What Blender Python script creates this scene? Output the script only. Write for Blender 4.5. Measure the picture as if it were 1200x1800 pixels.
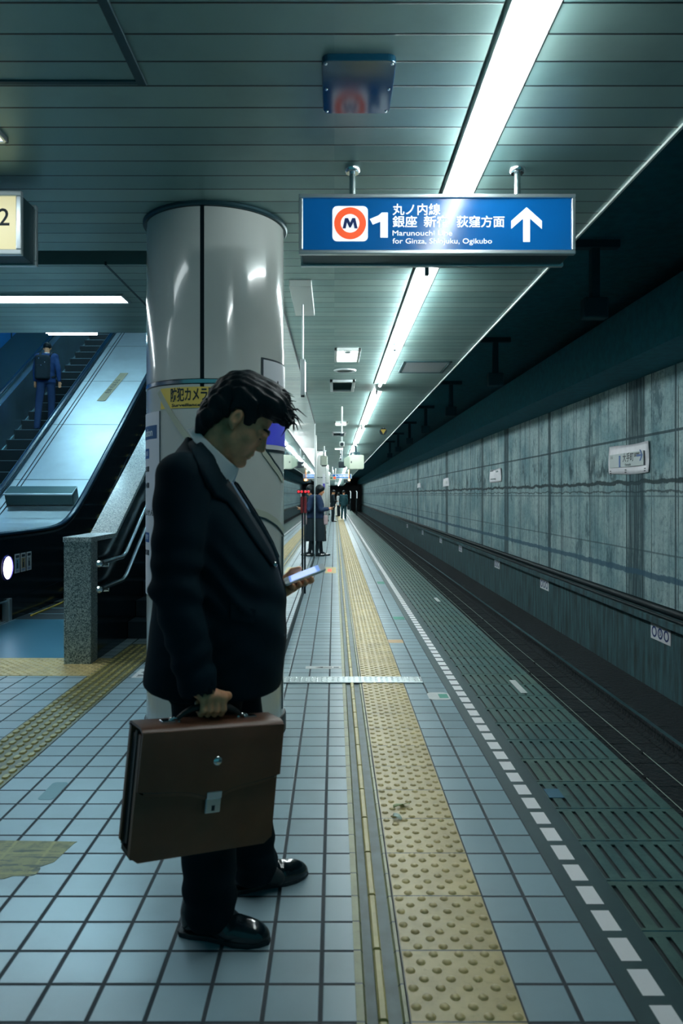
import bpy, math, random
import numpy as np
from mathutils import Vector, Matrix
from mathutils.bvhtree import BVHTree

for o in list(bpy.data.objects):
    bpy.data.objects.remove(o)
SC = bpy.context.scene
COL = SC.collection
random.seed(7)
RNG = np.random.default_rng(7)
PI = math.pi

# ------------------------------------------------------------------ camera
CAM_H, F = 1.35, 1310.0            # camera height, focal length in pixels of a 1200x1800 frame
cam_d = bpy.data.cameras.new('camera')
cam = bpy.data.objects.new('camera', cam_d)
COL.objects.link(cam)
cam.location = (0, 0, CAM_H)
cam.rotation_euler = (PI / 2, 0, 0)
cam_d.sensor_width = 36.0
cam_d.lens = 36.0 * F / 1800
cam_d.shift_x = (600 - 587.5) / 1800
cam_d.shift_y = -(900 - 870) / 1800
cam_d.clip_start, cam_d.clip_end = 0.05, 400
cam_d.dof.use_dof = True
cam_d.dof.focus_distance = 9.0
cam_d.dof.aperture_fstop = 5.0
SC.camera = cam

# ------------------------------------------------------------------ exposure, world
SC.view_settings.view_transform = 'Standard'
SC.view_settings.look = 'None'
SC.view_settings.gamma = 1.0
SC.view_settings.use_curve_mapping = False
SC.view_settings.exposure = 0.76
SC.cycles.max_bounces = 7
SC.cycles.diffuse_bounces = 4
SC.cycles.glossy_bounces = 4
SC.cycles.sample_clamp_indirect = 6.0
SC.cycles.caustics_reflective = False
SC.cycles.caustics_refractive = False
TUBE_POWER = 62.0                  # emission of the bare fluorescent tubes
HALL_POWER = 12.0                  # the lamps over the concourse and escalators
world = bpy.data.worlds.new('world')
SC.world = world
world.use_nodes = True
world.node_tree.nodes['Background'].inputs[0].default_value = (0.08, 0.47, 0.58, 1)
world.node_tree.nodes['Background'].inputs[1].default_value = 0.16


def S(r, g, b):
    f = lambda c: c / 12.92 if c <= 0.04045 else ((c + 0.055) / 1.055) ** 2.4
    return (f(r / 255), f(g / 255), f(b / 255))


# ------------------------------------------------------------------ materials
class NT:
    """small node-tree writer: v(op, a, b) makes a math node and returns its socket"""
    def __init__(self, name):
        self.m = bpy.data.materials.new(name)
        self.m.use_nodes = True
        self.t = self.m.node_tree
        self.bsdf = self.t.nodes['Principled BSDF']
        self.pos = None

    def node(self, kind, **kw):
        n = self.t.nodes.new(kind)
        for k, v in kw.items():
            setattr(n, k, v)
        return n

    def link(self, a, b):
        self.t.links.new(a, b)

    def put(self, sock, v):
        if isinstance(v, bpy.types.NodeSocket):
            self.link(v, sock)
        elif isinstance(v, (tuple, list)) and len(v) == 3 and sock.type == 'RGBA':
            sock.default_value = (*v, 1)
        else:
            sock.default_value = v

    def v(self, op, a, b=None, c=None):
        n = self.node('ShaderNodeMath', operation=op)
        for i, q in enumerate((a, b, c)):
            if q is not None:
                self.put(n.inputs[i], q)
        return n.outputs[0]

    def xyz(self):
        if self.pos is None:
            tc = self.node('ShaderNodeTexCoord')
            sp = self.node('ShaderNodeSeparateXYZ')
            self.link(tc.outputs['Object'], sp.inputs[0])
            self.pos = (tc.outputs['Object'], sp.outputs[0], sp.outputs[1], sp.outputs[2])
        return self.pos

    def noise(self, scale, detail=4, rough=0.6, stretch=None, vec=None):
        p = vec or self.xyz()[0]
        if stretch:
            mp = self.node('ShaderNodeMapping')
            mp.inputs['Scale'].default_value = stretch
            self.link(p, mp.inputs[0])
            p = mp.outputs[0]
        n = self.node('ShaderNodeTexNoise')
        self.link(p, n.inputs['Vector'])
        n.inputs['Scale'].default_value = scale
        n.inputs['Detail'].default_value = detail
        n.inputs['Roughness'].default_value = rough
        return n.outputs[0]

    def ramp(self, fac, lo, hi):
        n = self.node('ShaderNodeMapRange', interpolation_type='SMOOTHSTEP')
        self.put(n.inputs['Value'], fac)
        n.inputs['From Min'].default_value = lo
        n.inputs['From Max'].default_value = hi
        return n.outputs[0]

    def mix(self, fac, a, b):
        n = self.node('ShaderNodeMix', data_type='RGBA')
        self.put(n.inputs[0], fac)
        self.put(n.inputs[6], a)
        self.put(n.inputs[7], b)
        return n.outputs[2]

    def bump(self, h, strength=0.5, dist=0.01):
        n = self.node('ShaderNodeBump')
        n.inputs['Strength'].default_value = strength
        n.inputs['Distance'].default_value = dist
        self.link(h, n.inputs['Height'])
        self.link(n.outputs[0], self.bsdf.inputs['Normal'])

    def line(self, coord, x0, s, w):
        """1 on a line of width w every s metres from x0"""
        a = self.v('DIVIDE', self.v('SUBTRACT', coord, x0), s)
        fr = self.v('ABSOLUTE', self.v('SUBTRACT', self.v('FRACT', self.v('ADD', a, 0.5)), 0.5))
        n = self.node('ShaderNodeMapRange', interpolation_type='SMOOTHSTEP')
        self.put(n.inputs['Value'], fr)
        n.inputs['From Min'].default_value = w / s * 0.35
        n.inputs['From Max'].default_value = w / s * 0.65
        n.inputs['To Min'].default_value = 1
        n.inputs['To Max'].default_value = 0
        return n.outputs[0]

    def near(self, coord, c, w, soft=0.3):
        d = self.v('ABSOLUTE', self.v('SUBTRACT', coord, c))
        n = self.node('ShaderNodeMapRange', interpolation_type='SMOOTHSTEP')
        self.put(n.inputs['Value'], d)
        n.inputs['From Min'].default_value = w * (1 - soft)
        n.inputs['From Max'].default_value = w * (1 + soft)
        n.inputs['To Min'].default_value = 1
        n.inputs['To Max'].default_value = 0
        return n.outputs[0]

    def cell(self, cx, x0, sx, cy, y0, sy):
        ix = self.v('FLOOR', self.v('DIVIDE', self.v('SUBTRACT', cx, x0), sx))
        iy = self.v('FLOOR', self.v('DIVIDE', self.v('SUBTRACT', cy, y0), sy))
        cb = self.node('ShaderNodeCombineXYZ')
        self.link(ix, cb.inputs[0])
        self.link(iy, cb.inputs[1])
        w = self.node('ShaderNodeTexWhiteNoise', noise_dimensions='2D')
        self.link(cb.outputs[0], w.inputs['Vector'])
        return w.outputs[0]

    def set(self, **kw):
        names = dict(color='Base Color', rough='Roughness', metal='Metallic', coat='Coat Weight', coat_rough='Coat Roughness',
                     spec='Specular IOR Level', sheen='Sheen Weight', emit='Emission Color', power='Emission Strength', alpha='Alpha',
                     trans='Transmission Weight', sss='Subsurface Weight')
        for k, v in kw.items():
            self.put(self.bsdf.inputs[names[k]], v)
        return self.m


def mat(name, color, rough=0.5, metal=0.0, vary=0.0, vscale=8.0, bump=0.0, bscale=60.0, bdist=0.002, stretch=None, **kw):
    n = NT(name)
    c = color
    if vary:
        q = n.noise(vscale, 5, 0.6, stretch)
        c = n.mix(n.ramp(q, 0.3, 0.7), tuple(x * (1 - vary) for x in color), tuple(min(1, x * (1 + vary)) for x in color))
    n.set(color=c, rough=rough, metal=metal, **kw)
    if bump:
        n.bump(n.noise(bscale, 3, 0.6, stretch), bump, bdist)
    return n.m


def emission(name, color, power):
    n = NT(name)
    return n.set(color=(0.8, 0.8, 0.8), emit=color, power=power, rough=0.4)


# ------------------------------------------------------------------ mesh helpers
class MB:
    def __init__(self):
        self.v, self.f = [], []

    def add(self, verts, faces):
        b = len(self.v)
        self.v.extend([tuple(map(float, p)) for p in verts])
        self.f.extend([tuple(b + i for i in q) for q in faces])
        return self

    def box(self, x0, x1, y0, y1, z0, z1):
        v = [(x0, y0, z0), (x1, y0, z0), (x1, y1, z0), (x0, y1, z0), (x0, y0, z1), (x1, y0, z1), (x1, y1, z1), (x0, y1, z1)]
        return self.add(v, [(0, 3, 2, 1), (4, 5, 6, 7), (0, 1, 5, 4), (1, 2, 6, 5), (2, 3, 7, 6), (3, 0, 4, 7)])

    def obox(self, c, ax, ay, az):
        """box about c with half-axis vectors"""
        c, ax, ay, az = map(Vector, (c, ax, ay, az))
        v = [c + sx * ax + sy * ay + sz * az for sz in (-1, 1) for sx, sy in ((-1, -1), (1, -1), (1, 1), (-1, 1))]
        fl = [(0, 3, 2, 1), (4, 5, 6, 7), (0, 1, 5, 4), (1, 2, 6, 5), (2, 3, 7, 6), (3, 0, 4, 7)]
        if ax.cross(ay).dot(az) < 0:
            fl = [q[::-1] for q in fl]
        return self.add(v, fl)

    def quad(self, a, b, c, d):
        return self.add([a, b, c, d], [(0, 1, 2, 3)])

    def tube(self, pts, r, n=10, caps=True, flat=None):
        """round bar along a polyline; r a number or a list; flat = (sideways, normal) scales"""
        pts = [Vector(p) for p in pts]
        rs = r if isinstance(r, (list, tuple)) else [r] * len(pts)
        rings, up = [], None
        for i, p in enumerate(pts):
            t = (pts[min(i + 1, len(pts) - 1)] - pts[max(i - 1, 0)]).normalized()
            if up is None:
                up = Vector((0, 0, 1)) if abs(t.z) < 0.9 else Vector((1, 0, 0))
            a = t.cross(up)
            if a.length < 1e-6:
                a = t.cross(Vector((0, 1, 0)))
            a.normalize()
            b = a.cross(t).normalized()
            up = b
            fa, fb = flat or (1, 1)
            rings.append([p + a * (math.cos(q) * rs[i] * fa) + b * (math.sin(q) * rs[i] * fb) for q in (2 * PI * k / n for k in range(n))])
        vs = [q for ring in rings for q in ring]
        fs = []
        for i in range(len(pts) - 1):
            for k in range(n):
                a, b = i * n + k, i * n + (k + 1) % n
                fs.append((a, a + n, b + n, b)[::-1])
        if caps:
            fs.append(tuple(range(n)))
            fs.append(tuple((len(pts) - 1) * n + k for k in range(n))[::-1])
        # orientation is fixed afterwards by recalc
        return self.add(vs, fs)

    def lathe(self, c, prof, n=32, a0=0.0, a1=2 * PI, axis='z'):
        """prof: list of (radius, height)"""
        full = abs(a1 - a0 - 2 * PI) < 1e-6
        m = n if full else n + 1
        vs, fs = [], []
        for r, h in prof:
            for k in range(m):
                q = a0 + (a1 - a0) * k / n
                p = (c[0] + r * math.cos(q), c[1] + r * math.sin(q), c[2] + h)
                if axis == 'y':
                    p = (c[0] + r * math.cos(q), c[1] + h, c[2] + r * math.sin(q))
                if axis == 'x':
                    p = (c[0] + h, c[1] + r * math.cos(q), c[2] + r * math.sin(q))
                vs.append(p)
        for i in range(len(prof) - 1):
            for k in range(n):
                a, b = i * m + k, i * m + (k + 1) % m
                fs.append((a, b, b + m, a + m))
        return self.add(vs, fs)

    def prism(self, poly, axis, t0, t1):
        """polygon of 2-D points extruded along axis ('x': poly is (y,z); 'y': (x,z); 'z': (x,y))"""
        def p3(p, t):
            return {'x': (t, p[0], p[1]), 'y': (p[0], t, p[1]), 'z': (p[0], p[1], t)}[axis]
        n = len(poly)
        vs = [p3(p, t0) for p in poly] + [p3(p, t1) for p in poly]
        fs = [tuple(range(n)), tuple(range(2 * n - 1, n - 1, -1))]
        fs += [(i, i + n, (i + 1) % n + n, (i + 1) % n) for i in range(n)]
        return self.add(vs, fs)

    def build(self, name, m, parent=None, smooth=False, bevel=0.0, seg=2, fix=True, auto=None, **tags):
        me = bpy.data.meshes.new(name)
        base = wloc(parent)
        me.from_pydata([(x - base[0], y - base[1], z - base[2]) for x, y, z in self.v], [], self.f)
        me.validate()
        if fix:
            import bmesh
            bm = bmesh.new()
            bm.from_mesh(me)
            bmesh.ops.recalc_face_normals(bm, faces=bm.faces)
            bm.to_mesh(me)
            bm.free()
        return link(name, me, m, parent, smooth, bevel, seg, auto, **tags)


WLOC = {}


def wloc(o):
    return WLOC.get(o.name, (0, 0, 0)) if o is not None else (0, 0, 0)


def link(name, me, m, parent=None, smooth=False, bevel=0.0, seg=2, auto=None, **tags):
    o = bpy.data.objects.new(name, me)
    COL.objects.link(o)
    if m is not None:
        for q in (m if isinstance(m, (list, tuple)) else [m]):
            me.materials.append(q)
    if smooth:
        me.polygons.foreach_set('use_smooth', [True] * len(me.polygons))
        if auto:
            me.set_sharp_from_angle(angle=math.radians(auto))
    if parent is not None:
        o.parent = parent
        WLOC[o.name] = wloc(parent)
    if bevel:
        b = o.modifiers.new('bevel', 'BEVEL')
        b.width, b.segments, b.limit_method, b.angle_limit = bevel, seg, 'ANGLE', math.radians(40)
    tag(o, **tags)
    return o


def tag(o, label=None, cat=None, group=None, kind=None):
    if label: o['label'] = label
    if cat: o['category'] = cat
    if group: o['group'] = group
    if kind: o['kind'] = kind
    return o


def empty(name, loc, label, cat, group=None):
    o = bpy.data.objects.new(name, None)
    COL.objects.link(o)
    o.location = loc
    o.empty_display_size = 0.1
    WLOC[o.name] = tuple(loc)
    return tag(o, label, cat, group)


def struct(o):
    o['kind'] = 'structure'
    return o


def copy_tree(o, loc=None, label=None, parent=None):
    c = o.copy()
    COL.objects.link(c)
    if parent is not None:
        c.parent = parent
    if loc is not None:
        c.location = loc
        WLOC[c.name] = tuple(loc)
    if label:
        c['label'] = label
    for ch in list(o.children):
        copy_tree(ch, parent=c)
    return c


def text_data(s, size=1.0, align='LEFT', bold=0.0, extrude=0.0, spacing=1.0):
    cu = bpy.data.curves.new('lettering', 'FONT')
    cu.body = s
    cu.size = size
    cu.align_x = align
    cu.align_y = 'CENTER'
    cu.offset = bold
    cu.extrude = extrude
    cu.space_character = spacing
    cu.resolution_u = 3
    o = bpy.data.objects.new('lettering', cu)
    COL.objects.link(o)
    bpy.context.view_layer.update()
    me = bpy.data.meshes.new_from_object(o.evaluated_get(bpy.context.evaluated_depsgraph_get()))
    bpy.data.objects.remove(o)
    return me


def text(name, s, size, M, m, parent=None, align='LEFT', bold=0.0, extrude=0.0006, spacing=1.0, squeeze=1.0, fit=None, warp=None):
    me = text_data(s, size, align, bold, extrude, spacing)
    base = Vector(wloc(parent))
    xs = [v.co.x for v in me.vertices] or [0, 1]
    if fit:
        squeeze = fit / max(1e-6, max(xs) - min(xs))
        off = min(xs) if align == 'LEFT' else (max(xs) + min(xs)) / 2
    else:
        off = 0
    for v in me.vertices:
        p = Vector(((v.co.x - off) * squeeze, v.co.y, v.co.z))
        v.co = (warp(p) if warp else M @ p) - base
    return link(name, me, m, parent)


FRONT = Matrix.Rotation(PI / 2, 4, 'X')                       # lettering that faces the camera side (-Y)


def facing_front(x, y, z):
    return Matrix.Translation((x, y, z)) @ FRONT


def facing_left(x, y, z):                                     # on the tunnel wall, facing -X
    return Matrix.Translation((x, y, z)) @ Matrix.Rotation(-PI / 2, 4, 'Z') @ FRONT


def on_floor(x, y, z, rz=0):
    return Matrix.Translation((x, y, z)) @ Matrix.Rotation(rz, 4, 'Z')


# ------------------------------------------------------------------ signed-distance shapes and their surface
def smin(a, b, k):
    if k <= 0:
        return np.minimum(a, b)
    h = np.clip(0.5 + 0.5 * (b - a) / k, 0, 1)
    return b + (a - b) * h - k * h * (1 - h)


class Field:
    def __init__(self, ax, ay, az):
        self.ax, self.ay, self.az = [np.asarray(q, dtype=np.float32) for q in (ax, ay, az)]
        self.D = np.full((len(ax), len(ay), len(az)), 0.3, dtype=np.float32)

    def cut(self, bb, pad):
        sl = []
        for a, lo, hi in zip((self.ax, self.ay, self.az), bb[0], bb[1]):
            i0 = int(np.searchsorted(a, lo - pad))
            i1 = int(np.searchsorted(a, hi + pad))
            sl.append(slice(max(i0 - 1, 0), min(i1 + 1, len(a))))
        return tuple(sl)

    def grid(self, sl):
        return (self.ax[sl[0]][:, None, None], self.ay[sl[1]][None, :, None], self.az[sl[2]][None, None, :])

    def add(self, prim, k=0.0):
        fn, bb = prim
        sl = self.cut(bb, max(k, 0.0) + 0.012)
        self.D[sl] = smin(self.D[sl], fn(*self.grid(sl)).astype(np.float32), k)
        return self

    def sub(self, prim, k=0.0):
        fn, bb = prim
        sl = self.cut(bb, max(k, 0.0) + 0.012)
        self.D[sl] = -smin(-self.D[sl], fn(*self.grid(sl)).astype(np.float32), k)
        return self

    def keep(self, fn, k=0.0):
        g = (self.ax[:, None, None], self.ay[None, :, None], self.az[None, None, :])
        self.D = -smin(-self.D, -fn(*g).astype(np.float32), k)
        return self

    def move(self, fn):
        g = (self.ax[:, None, None], self.ay[None, :, None], self.az[None, None, :])
        self.D = (self.D + fn(*g)).astype(np.float32)
        return self

    def mesh(self, relax=1):
        D = self.D.copy()
        D[0], D[-1], D[:, 0], D[:, -1], D[:, :, 0], D[:, :, -1] = [np.maximum(q, 1e-3) for q in (D[0], D[-1], D[:, 0], D[:, -1], D[:, :, 0], D[:, :, -1])]
        ins = D < 0
        n = ins[:-1, :-1, :-1].astype(np.int8)
        cnt = np.zeros_like(n)
        offs = [(i, j, k) for i in (0, 1) for j in (0, 1) for k in (0, 1)]
        nx, ny, nz = D.shape
        for i, j, k in offs:
            cnt += ins[i:nx - 1 + i, j:ny - 1 + j, k:nz - 1 + k]
        I, J, K = np.nonzero((cnt > 0) & (cnt < 8))
        idx = np.full(cnt.shape, -1, dtype=np.int64)
        idx[I, J, K] = np.arange(len(I))
        V = np.stack([D[I + i, J + j, K + k] for i, j, k in offs], 1)
        O = np.array(offs, dtype=np.float32)
        acc = np.zeros((len(I), 3), dtype=np.float32)
        num = np.zeros(len(I), dtype=np.float32)
        for a in range(8):
            for b in range(a + 1, 8):
                if np.abs(O[a] - O[b]).sum() != 1:
                    continue
                m = (V[:, a] < 0) != (V[:, b] < 0)
                t = V[m, a] / (V[m, a] - V[m, b])
                acc[m] += O[a] + t[:, None] * (O[b] - O[a])
                num[m] += 1
        q = acc / num[:, None]
        P = np.empty_like(q)
        for c, (a, idn) in enumerate(zip((self.ax, self.ay, self.az), (I, J, K))):
            P[:, c] = a[idn] + q[:, c] * (a[idn + 1] - a[idn])
        faces = []
        for axis in range(3):
            sl0 = [slice(None)] * 3
            sl1 = [slice(None)] * 3
            sl0[axis], sl1[axis] = slice(0, -1), slice(1, None)
            a, b = ins[tuple(sl0)], ins[tuple(sl1)]
            E = np.stack(np.nonzero(a != b), 1)
            u, w = [(1, 2), (2, 0), (0, 1)][axis]
            E = E[(E[:, u] > 0) & (E[:, w] > 0) & (E[:, u] < D.shape[u] - 1) & (E[:, w] < D.shape[w] - 1)]
            flip = a[E[:, 0], E[:, 1], E[:, 2]]
            def cid(du, dw):
                c = E.copy()
                c[:, u] += du
                c[:, w] += dw
                return idx[c[:, 0], c[:, 1], c[:, 2]]
            Q = np.stack([cid(-1, -1), cid(0, -1), cid(0, 0), cid(-1, 0)], 1)
            Q[~flip] = Q[~flip][:, ::-1]
            faces.append(Q)
        Q = np.concatenate(faces)
        for _ in range(relax):
            s = np.zeros_like(P)
            c = np.zeros(len(P), dtype=np.float32)
            for i in range(4):
                a, b = Q[:, i], Q[:, (i + 1) % 4]
                for k in range(3):
                    s[:, k] += np.bincount(a, P[b, k], len(P)) + np.bincount(b, P[a, k], len(P))
                c += np.bincount(a, minlength=len(P)) + np.bincount(b, minlength=len(P))
            P = (0.5 * P + 0.5 * s / c[:, None]).astype(np.float32)
        return P, Q

    def build(self, name, m, parent=None, relax=1, R=None, **tags):
        P, Q = self.mesh(relax)
        if R is not None:
            P = R(P)
        base = np.array(wloc(parent), dtype=np.float32)
        me = bpy.data.meshes.new(name)
        me.from_pydata((P - base).tolist(), [], Q.tolist())
        return link(name, me, m, parent, smooth=True, **tags)


def axis(*spans):
    """axis(lo, step, hi, step, hi2 ...) : a rectilinear axis with a spacing for each span"""
    out = [spans[0]]
    cur = spans[0]
    for st, hi in zip(spans[1::2], spans[2::2]):
        n = max(1, int(round((hi - cur) / st)))
        out.extend((cur + (hi - cur) * (np.arange(n) + 1) / n).tolist())
        cur = hi
    return np.array(out)


def rc(a, b, ra, rb, flat=None):
    a, b = np.array(a, float), np.array(b, float)
    ba = b - a
    L2 = max(float(ba @ ba), 1e-12)
    sx, sy, sz = flat or (1, 1, 1)

    def fn(x, y, z):
        px, py, pz = x - a[0], y - a[1], z - a[2]
        t = np.clip((px * ba[0] + py * ba[1] + pz * ba[2]) / L2, 0, 1)
        return np.sqrt(((px - t * ba[0]) / sx) ** 2 + ((py - t * ba[1]) / sy) ** 2 + ((pz - t * ba[2]) / sz) ** 2) - (ra + t * (rb - ra))
    r = max(ra, rb) * max(sx, sy, sz)
    return fn, (np.minimum(a, b) - r, np.maximum(a, b) + r)


def ell(c, r, R=None):
    c, r = np.array(c, float), np.array(r, float)

    def fn(x, y, z):
        px, py, pz = x - c[0], y - c[1], z - c[2]
        if R is not None:
            px, py, pz = [R[i][0] * px + R[i][1] * py + R[i][2] * pz for i in range(3)]
        k0 = np.sqrt((px / r[0]) ** 2 + (py / r[1]) ** 2 + (pz / r[2]) ** 2)
        k1 = np.sqrt((px / r[0] ** 2) ** 2 + (py / r[1] ** 2) ** 2 + (pz / r[2] ** 2) ** 2) + 1e-6
        return k0 * (k0 - 1) / k1
    m = np.full(3, r.max()) if R is not None else r
    return fn, (c - m, c + m)


def bx(c, h, r=0.0, R=None):
    c, h = np.array(c, float), np.array(h, float)

    def fn(x, y, z):
        px, py, pz = x - c[0], y - c[1], z - c[2]
        if R is not None:
            px, py, pz = [R[i][0] * px + R[i][1] * py + R[i][2] * pz for i in range(3)]
        qx, qy, qz = np.abs(px) - h[0] + r, np.abs(py) - h[1] + r, np.abs(pz) - h[2] + r
        out = np.sqrt(np.maximum(qx, 0) ** 2 + np.maximum(qy, 0) ** 2 + np.maximum(qz, 0) ** 2)
        return out + np.minimum(np.maximum(np.maximum(qx, qy), qz), 0) - r
    m = np.full(3, np.linalg.norm(h)) if R is not None else h
    return fn, (c - m, c + m)


def loft(rows, n=2.3, axis_='z', grow=0.0):
    """rows: (z, x_back, x_front, y_mid, y_half) -> stacked super-ellipses"""
    A = np.array(rows, float)
    A = A[np.argsort(A[:, 0])]

    def sm(z, col):
        zz = np.asarray(z, float).ravel()
        v = sum(np.interp(zz + d, A[:, 0], A[:, col]) for d in (-0.03, -0.015, 0, 0.015, 0.03)) / 5
        return v.reshape(np.shape(z))

    def fn(x, y, z):
        x0, x1, cy, b = (sm(z, i) for i in (1, 2, 3, 4))
        a = (x1 - x0) / 2 + grow
        b = b + grow
        cx = (x0 + x1) / 2
        k = ((np.abs(x - cx) / a) ** n + (np.abs(y - cy) / b) ** n) ** (1 / n)
        d = (k - 1) * np.minimum(a, b)
        return np.maximum(np.maximum(d, A[0, 0] - grow - z), z - A[-1, 0] - grow)
    g = grow
    return fn, (np.array([A[:, 1].min() - g, (A[:, 3] - A[:, 4]).min() - g, A[0, 0] - g]), np.array([A[:, 2].max() + g, (A[:, 3] + A[:, 4]).max() + g, A[-1, 0] + g]))
# ------------------------------------------------------------------ shared materials
CEIL_Z = 2.89
YEND = 130.0
M = {}
M['white_lamp'] = emission('lamp_tube_glass', (0.90, 1.0, 1.0), TUBE_POWER)
M['near_lamp'] = emission('near_lamp_tube_glass', (0.90, 1.0, 1.0), TUBE_POWER * 0.48)
M['diffuser'] = emission('lamp_diffuser', (0.86, 0.97, 1.0), HALL_POWER)
M['dim_diffuser'] = emission('dimmed_lamp_diffuser', (0.86, 0.97, 1.0), HALL_POWER * 0.4)  # weaker copy of the diffuser, dimmed to keep the near left floor darker
M['hall_lamp'] = emission('hall_lamp_tube', (0.46, 0.82, 1.0), 48.0)
M['reflector'] = mat('white_enamel', (0.82, 0.85, 0.86), 0.4)
M['dark'] = mat('dark_teal_paint', S(10, 38, 46), 0.7)
M['black'] = mat('black_rubber', S(8, 30, 36), 0.55)
M['void'] = mat('ambient_lifted_concrete', S(10, 92, 108), 0.95, vary=0.15)  # raised teal base stands in for ambient light in the dark tunnel
M['chrome'] = mat('polished_steel', (0.72, 0.76, 0.77), 0.18, 1.0)
M['alu'] = mat('brushed_aluminium', (0.62, 0.68, 0.70), 0.34, 0.9)
M['alu_dark'] = mat('dark_anodised_metal', S(40, 72, 80), 0.45, 0.6)
M['white_paint'] = mat('white_painted_metal', S(205, 214, 212), 0.35)
M['cream'] = mat('cream_plastic', S(205, 214, 196), 0.4)
M['black_gloss'] = mat('black_polished_panel', S(9, 30, 38), 0.16, 0.0, spec=0.45)
M['ink'] = mat('dark_print', S(12, 36, 46), 0.6)
M['white_ink'] = mat('white_print', (0.85, 0.88, 0.88), 0.5)
M['paper'] = mat('white_paper', S(214, 220, 220), 0.6, vary=0.04)
M['blue_ink'] = mat('blue_print', S(24, 84, 150), 0.5)


def tile_floor(name, x0, sx, tint):
    n = NT(name)
    p, x, y, z = n.xyz()
    g = n.v('MAXIMUM', n.line(x, x0, sx, 0.0125), n.line(y, 1.906, 0.15, 0.0110))
    q = n.cell(x, x0, sx, y, 1.906, 0.15)
    sp = n.noise(260, 3, 0.7)
    dirt = n.noise(2.2, 6, 0.65)
    a = n.mix(q, tuple(c * 0.90 for c in tint), tuple(c * 1.06 for c in tint))
    a = n.mix(n.ramp(sp, 0.62, 0.80), a, tuple(c * 0.72 for c in tint))
    a = n.mix(n.v('MULTIPLY', n.ramp(dirt, 0.45, 0.80), 0.35), a, tuple(c * 0.55 for c in tint))
    n.set(color=n.mix(g, a, S(4, 34, 44)), rough=n.v('ADD', n.v('MULTIPLY', g, 0.4), n.v('ADD', 0.22, n.v('MULTIPLY', dirt, 0.20))), spec=0.55)
    n.bump(n.v('SUBTRACT', n.v('MULTIPLY', sp, 0.05), g), 0.5, 0.003)
    return n.m


TILE = S(148, 176, 186)
M['tile'] = tile_floor('platform_tiles', -0.0366, 0.15, TILE)
M['tile_edge'] = tile_floor('edge_tiles', 0.636, 0.1427, TILE)


def yellow(name, col, period=0.3, x0=0.195, sx=10.0):
    n = NT(name)
    p, x, y, z = n.xyz()
    joint = n.v('MAXIMUM', n.line(y, 1.906, period, 0.006), n.line(x, x0, sx, 0.006))
    q = n.noise(5, 5, 0.65)
    wear = n.noise(38, 4, 0.7)
    c = n.mix(n.ramp(q, 0.3, 0.75), tuple(k * 1.08 for k in col), tuple(k * 0.72 for k in col))
    c = n.mix(n.v('MULTIPLY', n.ramp(wear, 0.55, 0.75), 0.4), c, tuple(k * 0.55 for k in col))
    n.set(color=n.mix(joint, c, S(20, 45, 45)), rough=n.v('ADD', 0.30, n.v('MULTIPLY', wear, 0.22)), spec=0.5)
    n.bump(n.v('SUBTRACT', n.v('MULTIPLY', wear, 0.2), joint), 0.4, 0.002)
    return n.m


M['tactile'] = yellow('tactile_yellow', S(196, 178, 122))
M['tactile_path'] = yellow('tactile_path_yellow', S(168, 160, 100))
M['tactile_base'] = yellow('tactile_path_base', S(104, 106, 70))  # darker copy of the path yellow, so the gaps between bars look deeper
M['olive'] = yellow('guide_strip_olive', S(140, 146, 104), 0.15)
M['bar'] = yellow('guide_bar_ceramic', S(196, 184, 118), 0.3)


def edge_strip():
    n = NT('edge_strip_with_white_dashes')
    p, x, y, z = n.xyz()
    d = n.near(x, 0.8605, 0.0295, 0.03)
    d = n.v('MULTIPLY', d, n.v('LESS_THAN', n.v('FRACT', n.v('DIVIDE', n.v('SUBTRACT', y, 2.0085), 0.15)), 0.75))
    w = n.noise(30, 4)
    base = n.mix(w, S(14, 52, 58), S(26, 66, 70))
    n.set(color=n.mix(d, base, n.mix(n.ramp(w, 0.62, 0.85), (0.90, 0.91, 0.93), (0.55, 0.6, 0.62))), rough=0.5)
    return n.m


def grating_mat():
    n = NT('grey_green_edge_blocks')
    p, x, y, z = n.xyz()
    q = n.noise(6, 5)
    w = n.noise(60, 4)
    r = n.cell(x, 0, 50, y, 2.307, 0.301)
    c = n.mix(n.ramp(q, 0.3, 0.7), S(36, 78, 80), S(68, 102, 98))
    c = n.mix(n.v('MULTIPLY', r, 0.25), c, S(84, 100, 74))
    c = n.mix(n.v('MULTIPLY', n.ramp(w, 0.5, 0.8), 0.5), c, S(30, 62, 66))
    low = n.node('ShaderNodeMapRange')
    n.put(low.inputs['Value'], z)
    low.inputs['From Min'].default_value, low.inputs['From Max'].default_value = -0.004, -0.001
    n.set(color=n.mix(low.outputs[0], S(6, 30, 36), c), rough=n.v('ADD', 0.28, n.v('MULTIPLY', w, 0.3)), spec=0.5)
    return n.m


def ceiling_mat():
    n = NT('ceiling_metal_strips')
    p, x, y, z = n.xyz()
    g = n.line(y, 2.49, 0.158, 0.009)
    q = n.cell(x, 0, 60, y, 2.49, 0.158)
    w = n.noise(3, 4)
    col = n.mix(q, S(118, 154, 153), S(144, 174, 169))
    col = n.mix(n.v('MULTIPLY', n.ramp(w, 0.4, 0.8), 0.3), col, S(92, 116, 116))
    n.set(color=n.mix(g, col, S(4, 26, 32)), rough=0.40, metal=0.40)
    fr = n.v('FRACT', n.v('DIVIDE', n.v('SUBTRACT', y, 2.49), 0.158))
    dish = n.v('MULTIPLY', n.v('MULTIPLY', fr, n.v('SUBTRACT', 1.0, fr)), 0.5)
    n.bump(n.v('ADD', g, n.v('MULTIPLY', dish, 0.12)), 0.6, 0.006)
    return n.m


M['edge_strip'] = edge_strip()
M['grating'] = grating_mat()
M['ceiling'] = ceiling_mat()


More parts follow.
